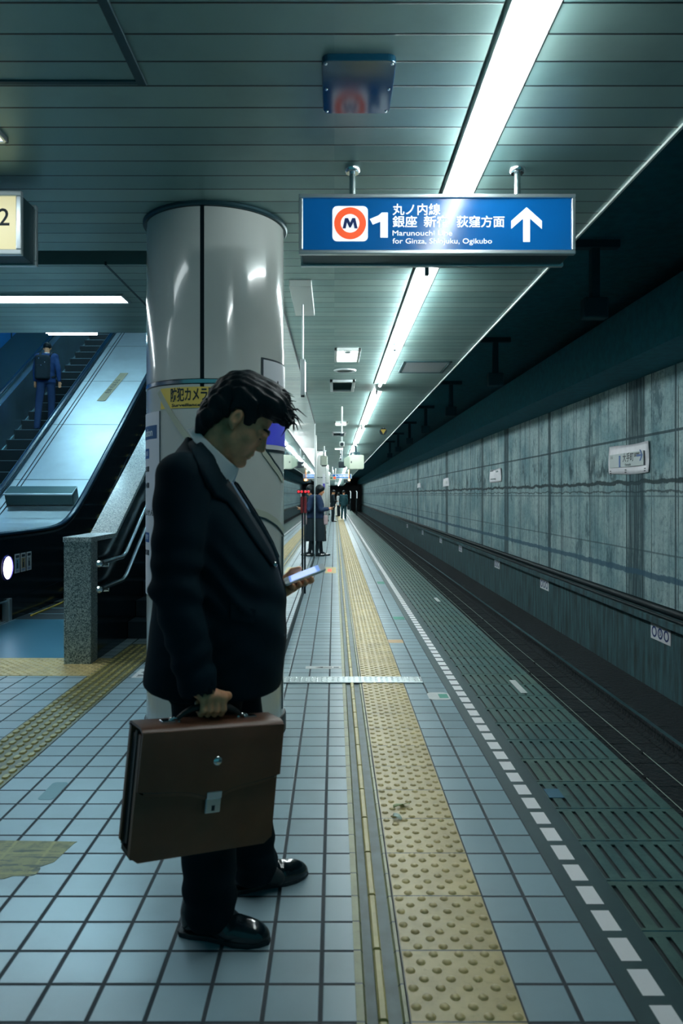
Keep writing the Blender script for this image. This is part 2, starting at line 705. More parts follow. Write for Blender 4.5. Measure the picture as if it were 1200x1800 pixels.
def concrete_wall():
    n = NT('stained_tunnel_concrete')
    p, x, y, z = n.xyz()
    big = n.noise(0.9, 6, 0.65)
    fine = n.noise(14, 6, 0.7)
    streak = n.noise(1.0, 6, 0.65, (1, 7, 0.35))
    streak2 = n.noise(1.0, 5, 0.7, (1, 22, 0.9))
    c = n.mix(n.ramp(big, 0.3, 0.7), S(106, 144, 152), S(164, 188, 190))
    c = n.mix(n.v('MULTIPLY', n.ramp(fine, 0.45, 0.75), 0.65), c, S(66, 100, 108))
    c = n.mix(n.v('MULTIPLY', n.ramp(streak, 0.46, 0.68), 0.55), c, S(48, 86, 96))
    c = n.mix(n.v('MULTIPLY', n.ramp(streak2, 0.58, 0.68), 0.55), c, S(26, 62, 72))
    # pale lime runs
    lime = n.v('MULTIPLY', n.ramp(streak2, 0.18, 0.36), 1.0)
    c = n.mix(n.v('SUBTRACT', 0.30, n.v('MULTIPLY', lime, 0.30)), c, S(176, 192, 192))
    blot = n.noise(1.7, 7, 0.72, (1, 1.0, 0.55))
    c = n.mix(n.v('MULTIPLY', n.ramp(blot, 0.52, 0.66), 0.8), c, S(38, 76, 86))
    pale = n.noise(2.4, 6, 0.7)
    c = n.mix(n.v('MULTIPLY', n.ramp(pale, 0.60, 0.72), 0.45), c, S(176, 194, 194))
    grain = n.noise(70, 4, 0.75)
    c = n.mix(n.v('MULTIPLY', n.ramp(grain, 0.50, 0.66), 0.45), c, S(52, 88, 96))
    pits = n.noise(26, 2, 0.5)
    c = n.mix(n.v('MULTIPLY', n.ramp(pits, 0.70, 0.76), 0.8), c, S(16, 48, 56))
    warp = n.v('MULTIPLY', n.v('SUBTRACT', n.noise(1.3, 3), 0.5), 0.10)
    yw = n.v('ADD', y, n.v('MULTIPLY', warp, 0.15))
    zw = n.v('ADD', z, n.v('MULTIPLY', warp, 0.12))
    zc = n.v('ADD', z, n.v('MULTIPLY', n.v('SUBTRACT', n.noise(2.2, 4), 0.5), 0.16))
    joints = n.line(yw, 10.27, 1.72, 0.048)
    joints = n.v('MAXIMUM', joints, n.v('MULTIPLY', n.line(yw, 11.05, 0.86, 0.026), n.ramp(big, 0.35, 0.6)))
    hz = n.near(zw, 2.247, 0.020)
    hz = n.v('MAXIMUM', hz, n.v('MULTIPLY', n.near(zw, 1.33, 0.012), 0.7))
    hz = n.v('MAXIMUM', hz, n.v('MULTIPLY', n.near(zw, 0.50, 0.013), 0.7))
    crack = n.near(zc, 1.545, 0.032)
    crack = n.v('MAXIMUM', crack, n.v('MULTIPLY', n.near(n.v('ADD', zc, n.v('MULTIPLY', fine, 0.06)), 1.43, 0.014), 0.8))
    c = n.mix(n.v('MULTIPLY', n.v('MAXIMUM', joints, hz), 0.85), c, S(18, 52, 60))
    c = n.mix(n.v('MULTIPLY', crack, 0.92), c, S(10, 40, 46))
    stain = n.v('MULTIPLY', n.ramp(n.noise(3.5, 5, 0.7, (1, 1, 0.6)), 0.5, 0.66), n.near(z, 1.75, 0.32, 0.8))
    c = n.mix(n.v('MULTIPLY', stain, 0.85), c, S(20, 54, 62))
    # bands of damp concrete at the expansion joints
    for yc, w in ((11.6, 0.30), (16.3, 0.10), (20.35, 0.22), (23.7, 0.18), (31.2, 0.3), (42.0, 0.35)):
        b = n.v('MULTIPLY', n.near(yw, yc, w, 0.15), n.v('ADD', 0.5, n.v('MULTIPLY', n.ramp(streak2, 0.35, 0.6), 0.5)))
        c = n.mix(b, c, S(20, 54, 62))
    # the uneven blue-grey line painted low on the wall
    zb = n.v('ADD', z, n.v('MULTIPLY', n.v('SUBTRACT', n.noise(5, 4), 0.5), 0.09))
    c = n.mix(n.v('MULTIPLY', n.near(zb, 0.155, 0.045, 0.25), 0.85), c, S(30, 76, 98))
    n.set(color=c, rough=0.85)
    h = n.v('SUBTRACT', n.v('MULTIPLY', fine, 0.4), n.v('MAXIMUM', joints, crack))
    n.bump(h, 0.6, 0.02)
    return n.m


M['concrete'] = concrete_wall()
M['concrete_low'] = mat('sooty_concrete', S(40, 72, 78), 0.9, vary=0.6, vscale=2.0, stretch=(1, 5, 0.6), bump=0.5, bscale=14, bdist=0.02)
M['ballast'] = mat('sooty_ballast', S(3, 22, 28), 0.95, vary=0.4, vscale=20, bump=1.0, bscale=16, bdist=0.06)
M['granite'] = None


def granite(name, lo, hi, rough):
    n = NT(name)
    a = n.noise(150, 3, 0.7)
    b = n.noise(70, 4, 0.7)
    f = n.v('ADD', n.v('MULTIPLY', a, 0.6), n.v('MULTIPLY', b, 0.4))
    n.set(color=n.mix(n.ramp(f, 0.42, 0.58), lo, hi), rough=rough, spec=0.5)
    return n.m


M['granite'] = granite('speckled_granite', S(38, 70, 76), S(176, 192, 190), 0.45)
M['granite_cap'] = granite('polished_granite', S(92, 112, 116), S(208, 216, 214), 0.25)
M['enamel'] = mat('white_enamel_cladding', S(190, 196, 192), 0.16, coat=0.6, coat_rough=0.05, vary=0.03, vscale=2)
M['stainless'] = mat('stainless_deck', (0.66, 0.76, 0.80), 0.36, 0.9, vary=0.08, vscale=1.5)
M['stainless_blue'] = mat('stainless_balustrade', (0.30, 0.50, 0.60), 0.30, 0.9, vary=0.1, vscale=1.5)  # blue reflection put into the steel's base colour
M['wall_gloss'] = mat('white_glass_wall', S(196, 204, 202), 0.12, coat=0.5, coat_rough=0.04)
M['wall_mirror'] = mat('mirror_polished_wall', (0.56, 0.68, 0.73), 0.02, 1.0)
M['blue_wall'] = mat('blue_enamel_wall', S(24, 92, 150), 0.35, vary=0.15, vscale=0.6)
M['plate'] = mat('ribbed_metal_floor_plate', S(70, 128, 150), 0.34, 0.7, bump=0.3, bscale=120, bdist=0.002)  # blue of the light over it put into the grey metal's colour
M['step'] = mat('escalator_step_metal', S(4, 20, 26), 0.55, 0.2)
M['bracket'] = mat('dark_hanger_paint', S(6, 62, 74), 0.9)
M['channel'] = mat('grey_guide_channel', S(84, 104, 106), 0.5, vary=0.2, vscale=12)
M['step_edge'] = mat('escalator_step_edge', S(150, 180, 190), 0.35, 0.6)
M['yellow_line'] = mat('yellow_line_paint', S(206, 176, 70), 0.5)
M['steel_rail'] = mat('worn_rail_steel', S(66, 104, 112), 0.38, 0.7)
M['wire'] = mat('pale_cable', S(150, 162, 150), 0.5)

# ------------------------------------------------------------------ the setting: floors
def slab(name, x0, x1, y0, y1, z0, z1, m):
    return struct(MB().box(x0, x1, y0, y1, z0, z1).build(name, m))


slab('floor', -7.0, 0.057, -1.5, YEND, -0.25, 0.0, M['tile'])
slab('floor_edge', 0.4932, 0.7783, -1.5, YEND, -0.25, 0.0, M['tile_edge'])
slab('floor_edge_strip', 0.7783, 0.952, -1.5, YEND, -0.25, 0.0005, M['edge_strip'])
slab('trim_1', 1.405, 1.458, -1.5, YEND, -0.30, -0.010, M['void'])
slab('wall_platform_side', 1.36, 1.40, -1.5, YEND, -1.6, -0.03, M['void'])


def tactile_domes(name, x0, x1, y0, y1, m, z=0.002, pitch=0.0375, nx=8, r=0.0145, hgt=0.0055, far=40.0, thick=0.05):
    """slab with staggered truncated domes"""
    P, Q = [], []
    b = MB().box(x0, x1, y0, y1, z - thick, z)
    nr = int((y1 - y0) / pitch)
    for j in range(nr):
        y = y0 + (j + 0.5) * pitch
        seg = 12 if y < 6 else (8 if y < 14 else 6)
        if y > far:
            break
        n = int(round((x1 - x0) / pitch / 2))
        for i in range(n):
            x = x0 + pitch * (2 * i + (0.55 if j % 2 else 1.45))
            vs = []
            for rr, h in ((r, 0.0), (r * 0.80, hgt * 0.65), (r * 0.48, hgt)):
                vs += [(x + rr * math.cos(2 * PI * k / seg), y + rr * math.sin(2 * PI * k / seg), z + h) for k in range(seg)]
            fs = [tuple(2 * seg + k for k in range(seg))]
            for q in range(2):
                fs += [(q * seg + k, q * seg + (k + 1) % seg, (q + 1) * seg + (k + 1) % seg, (q + 1) * seg + k) for k in range(seg)]
            b.add(vs, fs)
    return struct(b.build(name, m, smooth=True, fix=False, auto=35))


tactile_domes('floor_tactile', 0.195, 0.4932, 1.006 + 0.3 * 0, 61.0, M['tactile'])
slab('floor_tactile_far', 0.195, 0.4932, 61.0, YEND, -0.05, 0.002, M['tactile'])


def tactile_bars(name, x0, x1, y0, y1, m, z=0.002):
    slab(name + '_base', x0, x1, y0, y1, z - 0.05, z, M['tactile_base'])
    b = MB()
    n = 5
    pw = (x1 - x0) / n
    j = 0
    y = y0
    while y < y1 - 0.08:
        for i in range(n):
            x = x0 + (i + 0.5) * pw
            yy = y + (0.0375 if i % 2 else 0.0) + 0.008
            hw, hl = 0.0165, 0.026
            pts = [(-hw, -hl + .01), (-hw + .01, -hl), (hw - .01, -hl), (hw, -hl + .01), (hw, hl - .01), (hw - .01, hl), (-hw + .01, hl), (-hw, hl - .01)]
            lo = [(x + p[0], yy + hl + p[1], z) for p in pts]
            hi = [(x + p[0] * 0.78, yy + hl + p[1] * 0.86, z + 0.008) for p in pts]
            b.add(lo + hi, [tuple(range(8, 16))] + [(k, (k + 1) % 8, 8 + (k + 1) % 8, 8 + k) for k in range(8)])
        y += 0.075
    return struct(b.build(name, m, smooth=True, fix=False, auto=35))


tactile_bars('floor_tactile_path', -1.8366, -1.5366, 0.9, 6.75, M['tactile_path'])
tactile_domes('floor_tactile_landing', -6.0, -1.8366, 5.556, 6.156, M['tactile'], z=0.003)

# guide strip between the tiles and the tactile plates: a raised ceramic bar in an olive channel
gs = MB()
prof = [(0.057, 0.0), (0.057, 0.003), (0.078, 0.003), (0.084, -0.006), (0.110, -0.006), (0.142, -0.006), (0.176, -0.006), (0.182, 0.0005), (0.1915, 0.0005), (0.1915, -0.02), (0.195, -0.02)]
for (xa, za), (xb, zb) in zip(prof[:-1], prof[1:]):
    gs.quad((xa, -1.5, za), (xb, -1.5, zb), (xb, YEND, zb), (xa, YEND, za))
struct(gs.build('floor_guide_strip', M['olive'], fix=False))
slab('floor_guide_channel', 0.0845, 0.1755, -1.5, YEND, -0.02, -0.0055, M['channel'])
gb = MB()
y = 1.606
while y < YEND:
    ln = 0.292 if y < 40 else 3.0
    a, c = 0.1127, 0.1389
    pr = [(a, -0.007), (a + 0.001, 0.004), (a + 0.006, 0.0085), (c - 0.006, 0.0085), (c - 0.001, 0.004), (c, -0.007)]
    gb.prism(pr, 'y', y + 0.004, y + ln)
    y += 0.30 if y < 40 else 3.0
struct(gb.build('floor_guide_bar', M['bar'], smooth=True, auto=30))

# edge blocks with long drain slots
eb = MB()
xs = [0.952]
for k in range(9):
    xs += [0.9555 + 0.055 * k, 0.9715 + 0.055 * k]
xs.append(1.4565)
y0 = 2.307 - 0.301 * 4
while y0 < YEND:
    y1 = y0 + 0.301
    if y0 > 50:
        eb.quad((0.952, y0, 0), (1.4565, y0, 0), (1.4565, YEND, 0), (0.952, YEND, 0))
        break
    ys = [y0 + 0.003, y0 + 0.017, y0 + 0.270, y1 - 0.003]
    for i in range(len(xs) - 1):
        slot = i % 2 == 1
        for j in range(3):
            z = -0.009 if (slot and j == 1) else 0.0
            eb.quad((xs[i], ys[j], z), (xs[i + 1], ys[j], z), (xs[i + 1], ys[j + 1], z), (xs[i], ys[j + 1], z))
        if slot:
            a, c, s, t = xs[i], xs[i + 1], ys[1], ys[2]
            eb.quad((a, s, -0.009), (a, s, 0), (c, s, 0), (c, s, -0.009))
            eb.quad((a, t, -0.009), (c, t, -0.009), (c, t, 0), (a, t, 0))
            eb.quad((a, s, -0.009), (a, t, -0.009), (a, t, 0), (a, s, 0))
            eb.quad((c, s, -0.009), (c, s, 0), (c, t, 0), (c, t, -0.009))
    # joint to the next block and the outer nosing
    eb.quad((xs[0], y0 - 0.003, -0.006), (xs[-1], y0 - 0.003, -0.006), (xs[-1], y0 + 0.003, -0.006), (xs[0], y0 + 0.003, -0.006))
    eb.quad((1.4565, ys[0], 0), (1.4565, ys[0], -0.06), (1.4565, ys[3], -0.06), (1.4565, ys[3], 0))
    y0 = y1
struct(eb.build('floor_edge_blocks', M['grating'], fix=False))

# ------------------------------------------------------------------ ceilings
Zc = CEIL_Z
slab('ceiling', -0.42, 0.531, -1.5, YEND, Zc, Zc + 0.12, M['ceiling'])
slab('ceiling_edge', 0.715, 1.440, -1.5, YEND, Zc, Zc + 0.12, M['ceiling'])
slab('ceiling_hall', -7.0, -0.42, -1.5, 4.70, Zc, Zc + 0.12, M['ceiling'])
slab('ceiling_hall_far', -7.0, -0.42, 4.98, 7.08, Zc, Zc + 0.25, M['ceiling'])
slab('ceiling_recess', -7.0, -0.42, 4.60, 5.08, Zc + 0.13, Zc + 0.22, M['dark'])
slab('ceiling_lamp_slot', 0.50, 0.745, -1.5, YEND, Zc + 0.125, Zc + 0.16, M['dark'])
slab('trim_2', 1.440, 1.452, -1.5, YEND, Zc - 0.012, Zc + 0.16, M['white_paint'])
slab('trim_3', -1.535, -1.520, 4.98, 7.08, Zc - 0.004, Zc + 0.02, M['alu_dark'])
slab('ceiling_tunnel', 1.2, 5.1, -1.5, YEND, 4.28, 4.5, M['void'])
slab('trim_4', 1.40, 1.46, -1.5, YEND, Zc + 0.161, 4.28, M['void'])
slab('trim_5', 3.9, 4.7, -1.5, YEND, 3.15, 3.86, M['void'])
# an angled trim in the hall ceiling near the camera: the edge of an access panel
ap = MB()
ap.box(-0.735, -0.700, 1.6, 2.785, Zc - 0.012, Zc + 0.005)
ap.box(-3.4, -0.700, 2.765, 2.790, Zc - 0.006, Zc + 0.005)
struct(ap.build('trim_6', M['alu_dark'], bevel=0.003))

# ------------------------------------------------------------------ track side
slab('wall_right', 4.7, 5.0, -1.5, YEND, -0.30, 4.28, M['concrete'])
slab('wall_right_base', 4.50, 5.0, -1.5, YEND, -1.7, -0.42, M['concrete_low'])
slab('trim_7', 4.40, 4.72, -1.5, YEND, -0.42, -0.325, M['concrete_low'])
slab('ground_trackbed', 1.3, 4.6, -1.5, YEND, -1.7, -1.39, M['ballast'])
slab('wall_end_darkness', -8.0, 5.0, YEND, YEND + 0.2, -1.7, 4.5, M['black'])  # black slab stands in for the dark of the unlit tunnel beyond
tb = MB()
for k in range(70):
    yy = 0.6 * k + 1.0
    tb.box(1.75, 3.95, yy, yy + 0.22, -1.43, -1.385)
struct(tb.build('ground_sleepers', M['ballast']))

RAIL = [(-0.07, 0), (0.07, 0), (0.07, 0.012), (0.012, 0.03), (0.010, 0.11), (0.034, 0.125), (0.034, 0.150), (0.026, 0.158), (-0.026, 0.158), (-0.034, 0.150), (-0.034, 0.125), (-0.010, 0.11), (-0.012, 0.03), (-0.07, 0.012)]
for x, lab in ((2.13, 'steel running rail on the near side of the track, beneath the platform edge'), (3.57, 'steel running rail on the far side of the track, below the concrete wall')):
    o = MB().prism([(x + p[0], -1.385 + p[1]) for p in RAIL], 'y', -1.0, YEND).build('running_rail', M['ballast'])
    tag(o, lab, 'rail', 'running rails')
    MB().box(x - 0.026, x + 0.026, -1.0, YEND, -1.2285, -1.2255).build('worn_head', M['steel_rail'], o)
for x, lab in ((3.00, 'thin pale cable along the track bed, the one nearer the platform'), (3.26, 'thin pale cable along the track bed, the one nearer the far rail')):
    pts = [(x + 0.004 * math.sin(k), -1.0 + 3.1 * k, -1.372 + 0.003 * math.sin(2.3 * k)) for k in range(42)]
    b = MB().tube(pts, 0.0045, 6)
    o = b.build('track_cable', M['wire'])
    tag(o, lab, 'cable', 'cables over the track bed')
    for k in range(16):
        yy = 3.0 + 4.2 * k + (0.7 if x > 3.1 else 0)
        MB().box(x - 0.02, x + 0.02, yy - 0.03, yy + 0.03, -1.43, -1.366).build('cable_clip', M['ballast'], o)
o = MB().tube([(4.63, -1.0, -0.265), (4.63, YEND, -0.265)], 0.055, 10).build('wall_pipe', M['black'], smooth=True)
tag(o, 'dark pipe running along the ledge at the foot of the concrete wall', 'pipe')
o = MB().tube([(4.44, -1.0, -0.30), (4.44, YEND, -0.30)], 0.022, 8).build('wall_cable', M['black'], smooth=True)
tag(o, 'thin dark cable on the front of the wall ledge below the concrete', 'cable')
# brackets hanging from the tunnel roof
first = None
for k in range(7):
    yy = 8.6 + 5.3 * k
    lab = 'dark T-shaped bracket hanging from the tunnel roof, %s along the track' % ['nearest', 'second', 'third', 'fourth', 'fifth', 'sixth', 'farthest'][k]
    if first is None:
        first = empty('roof_bracket', (3.0, yy, 4.28), lab, 'bracket', 'roof brackets over the track')
        MB().box(2.72, 3.28, yy - 0.06, yy + 0.06, 4.19, 4.285).build('mounting_plate', M['bracket'], first, bevel=0.01)
        MB().box(2.95, 3.05, yy - 0.05, yy + 0.05, 3.62, 4.19).build('post', M['bracket'], first, bevel=0.01)
        MB().box(2.86, 3.14, yy - 0.08, yy + 0.08, 3.38, 3.62).build('clamp', M['bracket'], first, bevel=0.02)
    else:
        copy_tree(first, (3.0, yy, 4.28), lab)

# ------------------------------------------------------------------ walls behind the column
WX = -0.42
slab('wall_left_mirror', WX - 0.10, WX, 4.74, 15.95, 0.09, 1.93, M['wall_mirror'])
slab('wall_left_upper', WX - 0.10, WX + 0.002, 4.74, 15.95, 1.94, Zc, M['wall_gloss'])
slab('trim_8', WX - 0.10, WX + 0.004, 4.74, 15.95, 1.93, 1.94, M['alu_dark'])
slab('baseboard_left', WX - 0.10, WX + 0.006, 4.74, 15.95, 0.0, 0.09, M['dark'])
slab('trim_9', WX - 0.10, WX + 0.012, 15.95, 16.03, 0.0, Zc, M['alu'])
slab('trim_10', WX - 0.004, WX + 0.008, 4.74, 15.95, Zc - 0.02, Zc, M['dark'])
slab('wall_left_far', -1.36, -1.20, 15.0, YEND, 0.0, Zc, M['wall_gloss'])
slab('trim_11', -0.66, -0.46, 19.2, 19.55, 0.0, Zc, M['white_paint'])
slab('wall_hall_back', -0.95, -0.82, 6.9, 23.0, -0.2, 9.0, M['enamel'])

slab('ceiling_far', -1.36, -0.42, 15.95, YEND, Zc, Zc + 0.12, M['ceiling'])
# stair and escalator hall
slab('wall_left', -7.1, -6.9, -1.5, 24.0, -0.2, 12.0, M['blue_wall'])
lw = MB()
for k in range(14):
    lw.box(-6.9, -6.885, 7.5 + 1.2 * k, 7.53 + 1.2 * k, 0, 12.0)
struct(lw.build('trim_12', M['dark']))
slab('wall_back', -7.1, -0.82, 23.0, 23.2, 0.0, 14.0, M['blue_wall'])
sl = MB()
sl.prism([(7.08, Zc + 0.25), (7.08, Zc + 0.45), (23.0, Zc + 0.45 + 0.62 * 15.92), (23.0, Zc + 0.25 + 0.62 * 15.92)], 'x', -7.1, -0.82)
struct(sl.build('ceiling_stairwell', M['white_paint']))
# ------------------------------------------------------------------ ceiling lamps
ORD = 'nearest second third fourth fifth sixth seventh eighth ninth tenth eleventh twelfth thirteenth fourteenth fifteenth sixteenth seventeenth eighteenth nineteenth twentieth twenty-first'.split()
LX = 0.627


def lamp(y0, y1, label, nt=2):
    L = empty('fluorescent_lamp', (LX, y0, CEIL_Z), label, 'lamp', 'fluorescent lamps in the platform ceiling')
    b = MB()
    b.prism([(0.552, CEIL_Z - 0.004), (0.552, CEIL_Z + 0.09), (0.708, CEIL_Z + 0.09), (0.708, CEIL_Z - 0.004), (0.698, CEIL_Z - 0.004), (0.655, CEIL_Z + 0.016), (0.600, CEIL_Z + 0.016), (0.562, CEIL_Z - 0.004)], 'y', y0, y1)
    b.build('reflector', M['reflector'], L)
    h = (y1 - y0) / nt
    for k in range(nt):
        a = y0 + k * h + 0.06
        e = y0 + (k + 1) * h - 0.06
        b = MB().tube([(LX, a, CEIL_Z - 0.034), (LX, e, CEIL_Z - 0.034)], 0.019, 8)
        b.build('tube', M['white_lamp'] if nt > 1 else M['near_lamp'], L, smooth=True, auto=40)
        for yy in (a - 0.02, e + 0.02):
            MB().box(LX - 0.014, LX + 0.014, yy - 0.018, yy + 0.018, CEIL_Z - 0.050, CEIL_Z + 0.016).build('socket', M['alu_dark'], L, bevel=0.004)
    return L


cb = MB()
cb.box(0.531, 0.715, 4.27, 5.03, CEIL_Z, CEIL_Z + 0.10)
lamp(1.60, 4.27, 'nearest fluorescent ceiling lamp, running above the large blue sign', 1)
y = 5.03
k = 1
while y < YEND - 8 and k < 20:
    lamp(y, y + 5.30, '%s fluorescent ceiling lamp along the platform, counted from the camera' % ORD[k])
    cb.box(0.531, 0.715, y + 5.30, y + 6.02, CEIL_Z, CEIL_Z + 0.10)
    y += 6.02
    k += 1
struct(cb.build('ceiling_lamp_gap', M['ceiling']))


def hall_lamp(x0, x1, y0, y1, label, m='diffuser'):
    L = empty('ceiling_lamp', ((x0 + x1) / 2, y0, CEIL_Z), label, 'lamp', 'ceiling lamps of the concourse')
    b = MB()
    for a in ((x0, x1, y0, y0 + 0.018), (x0, x1, y1 - 0.018, y1), (x0, x0 + 0.018, y0, y1), (x1 - 0.018, x1, y0, y1)):
        b.box(a[0], a[1], a[2], a[3], CEIL_Z - 0.018, CEIL_Z + 0.01)
    b.build('frame', M['alu'], L, bevel=0.004)
    MB().box(x0 + 0.018, x1 - 0.018, y0 + 0.018, y1 - 0.018, CEIL_Z - 0.010, CEIL_Z + 0.005).build('diffuser', M[m], L)


hall_lamp(-5.6, -1.62, 5.70, 5.94, 'long white ceiling lamp above the escalators, right of the cream sign')
hall_lamp(-4.6, -1.41, 2.98, 3.23, 'white ceiling lamp nearest the cream exit sign, cut by the frame edge', 'dim_diffuser')



def stair_lamp(x0, x1, y, z, label):
    L = empty('stairwell_lamp', ((x0 + x1) / 2, y, z), label, 'lamp', 'lamps over the escalators')
    MB().box(x0, x1, y - 0.09, y + 0.09, z + 0.03, z + 0.09).build('housing', M['white_paint'], L, bevel=0.01)
    for d in (-0.04, 0.04):
        MB().tube([(x0 + 0.03, y + d, z + 0.012), (x1 - 0.03, y + d, z + 0.012)], 0.018, 8).build('tube', M['hall_lamp'], L, smooth=True, auto=40)
    b = MB()
    for x in (x0 + 0.2, x1 - 0.2):
        top = CEIL_Z + 0.26 + 0.62 * (y - 7.08)
        b.tube([(x, y, z + 0.09), (x, y, top)], 0.012, 8)
    b.build('hanger_rod', M['alu'], L)


stair_lamp(-3.34, -2.72, 8.6, 3.21, 'short lamp hanging over the escalators under the bulkhead, nearest the column')
stair_lamp(-6.2, -2.0, 10.6, 4.70, 'lamp crossing above the escalators, lower of the two')
stair_lamp(-6.2, -2.0, 14.6, 7.20, 'lamp crossing above the escalators, higher of the two')

# ------------------------------------------------------------------ large blue platform sign
M['sign_blue'] = mat('lit_blue_sign_panel', S(8, 84, 146), 0.16, vary=0.05, vscale=3, emit=S(8, 92, 160), power=0.14)
M['sign_white'] = mat('lit_white_lettering', (0.85, 0.9, 0.92), 0.4, emit=(0.85, 0.9, 0.92), power=0.45)
M['sign_orange'] = mat('lit_orange_ring', S(226, 84, 44), 0.4, emit=S(226, 84, 44), power=0.45)
M['sign_ink'] = mat('dark_blue_letter', S(20, 50, 110), 0.4)
M['sign_cream'] = mat('lit_cream_sign_panel', S(206, 200, 160), 0.3, emit=S(214, 206, 160), power=0.5)
SY = 3.42
s = SY / F
px = lambda x: (x - 587.5) * s
pz = lambda y: CAM_H - (y - 870) * s


def ring(b, cx, y, cz, r0, r1, n=40, t=0.0015):
    vs = []
    for k in range(n):
        q = 2 * PI * k / n
        for r, yy in ((r0, y), (r1, y), (r1, y + t), (r0, y + t)):
            vs.append((cx + r * math.cos(q), yy, cz + r * math.sin(q)))
    fs = []
    for k in range(n):
        a, c = 4 * k, 4 * ((k + 1) % n)
        for i in range(4):
            j = (i + 1) % 4
            fs.append((a + i, a + j, c + j, c + i))
    b.add(vs, fs)


def rounded(x0, x1, z0, z1, r, n=5):
    out = []
    for cx, cz, a0 in ((x1 - r, z0 + r, -PI / 2), (x1 - r, z1 - r, 0), (x0 + r, z1 - r, PI / 2), (x0 + r, z0 + r, PI)):
        out += [(cx + r * math.cos(a0 + PI / 2 * k / n), cz + r * math.sin(a0 + PI / 2 * k / n)) for k in range(n + 1)]
    return out


def light_box(x0, x1, z0, z1, y0, y1, panel, root, fw=0.022):
    MB().box(x0 + 0.012, x1 - 0.012, y0 + 0.02, y1 - 0.02, z0 + 0.010, z1 - 0.010).build('housing', M['alu_dark'], root, bevel=0.004)
    for ya, yb, nm in ((y0, y0 + 0.03, 'front_frame'), (y1 - 0.03, y1, 'rear_frame')):
        b = MB()
        b.box(x0, x1, ya, yb, z0, z0 + fw).box(x0, x1, ya, yb, z1 - fw, z1)
        b.box(x0, x0 + fw, ya, yb, z0 + fw, z1 - fw).box(x1 - fw, x1, ya, yb, z0 + fw, z1 - fw)
        b.build(nm, M['alu'], root, bevel=0.004)
    MB().box(x0 + fw, x1 - fw, y0 + 0.010, y0 + 0.016, z0 + fw, z1 - fw).build('panel', panel, root)


SX0, SX1, SZ0, SZ1 = px(525), px(1012), pz(446), pz(340)
sign = empty('platform_sign', ((SX0 + SX1) / 2, SY, SZ0), 'large blue platform sign with white arrow, hanging under the ceiling lamp', 'sign')
light_box(SX0, SX1, SZ0, SZ1, SY, SY + 0.215, M['sign_blue'], sign, 0.019)
fy = SY + 0.0095
MB().prism(rounded(px(584), px(646.5), pz(423), pz(361), 0.022), 'y', fy - 0.0012, fy + 0.001).build('line_badge', M['sign_white'], sign)
b = MB()
ring(b, px(615.2), fy - 0.0032, pz(391.5), 0.043, 0.0735)
b.build('line_ring', M['sign_orange'], sign)
def poly_front(name, pts, m, cx, cz, sc, y, parent):
    return MB().prism([(cx + x * sc, cz + z * sc) for x, z in pts], 'y', y - 0.0012, y + 0.0008).build(name, m, parent)


M_SHAPE = [(-0.52, -0.36), (-0.30, -0.36), (-0.22, 0.06), (-0.06, -0.30), (0.06, -0.30), (0.22, 0.06), (0.30, -0.36), (0.52, -0.36), (0.36, 0.36), (0.14, 0.36), (0.0, 0.04), (-0.14, 0.36), (-0.36, 0.36)]
poly_front('line_letter', M_SHAPE, M['sign_ink'], px(615.2), pz(391.5), 0.066, fy - 0.003, sign)
ONE = [(0.10, -0.5), (0.40, -0.5), (0.40, 0.5), (0.16, 0.5), (0.02, 0.38), (-0.32, 0.24), (-0.20, 0.02), (0.10, 0.14)]
poly_front('line_number', ONE, M['sign_white'], px(664), pz(394.5), 0.115, fy - 0.001, sign)
for str_, x0, x1, yy, sz in (('丸ノ内線', 690, 774, 368.5, 0.056), ('銀座', 690, 733, 390, 0.056), ('新宿', 745, 789, 390, 0.056), ('荻窪方面', 803, 887, 390, 0.056)):
    text('lettering', str_, sz, facing_front(px(x0), fy - 0.001, pz(yy)), M['sign_white'], sign, 'LEFT', bold=0.0006, fit=(x1 - x0) * s)
text('lettering', 'Marunouchi Line', 0.034, facing_front(px(690), fy - 0.001, pz(409)), M['sign_white'], sign, 'LEFT', fit=(795 - 690) * s)
text('lettering', 'for Ginza, Shinjuku, Ogikubo', 0.034, facing_front(px(690), fy - 0.001, pz(423)), M['sign_white'], sign, 'LEFT', fit=(865 - 690) * s)
ar = [(926, 363), (953, 387), (953, 401), (932, 382.5), (932, 424), (920, 424), (920, 382.5), (899, 401), (899, 387)]
MB().prism([(px(x), pz(y)) for x, y in ar], 'y', fy - 0.0012, fy + 0.001).build('arrow', M['sign_white'], sign)
for x in (0.085, 0.864):
    yy = SY + 0.10
    r = MB().tube([(x, yy, SZ1 - 0.01), (x, yy, CEIL_Z + 0.002)], 0.015, 14).build('hanger_rod', M['chrome'], sign, smooth=True, auto=40)
    MB().lathe((x, yy, CEIL_Z), [(0.0, -0.022), (0.03, -0.022), (0.036, -0.016), (0.038, 0.0), (0.0, 0.0)], 20).build('flange', M['chrome'], r, smooth=True, auto=40)

# cream exit sign at the left edge
EY = 3.60
ex = empty('exit_sign', (-2.2, EY, 2.512), 'cream lit sign showing a black 2 at the left edge of the hall ceiling', 'sign')
light_box(-2.95, -1.513, 2.512, 2.822, EY, EY + 0.21, M['sign_cream'], ex, 0.026)
se = EY / F
text('numeral', '2', 0.118, facing_front((-1.5 - 587.5 + 7.0) * se, EY + 0.009, CAM_H - (382 - 870) * se), M['ink'], ex, 'CENTER', bold=0.0008)
for x in (-2.7, -1.75):
    r = MB().tube([(x, EY + 0.10, 2.81), (x, EY + 0.10, CEIL_Z + 0.002)], 0.014, 12).build('hanger_rod', M['chrome'], ex, smooth=True, auto=40)

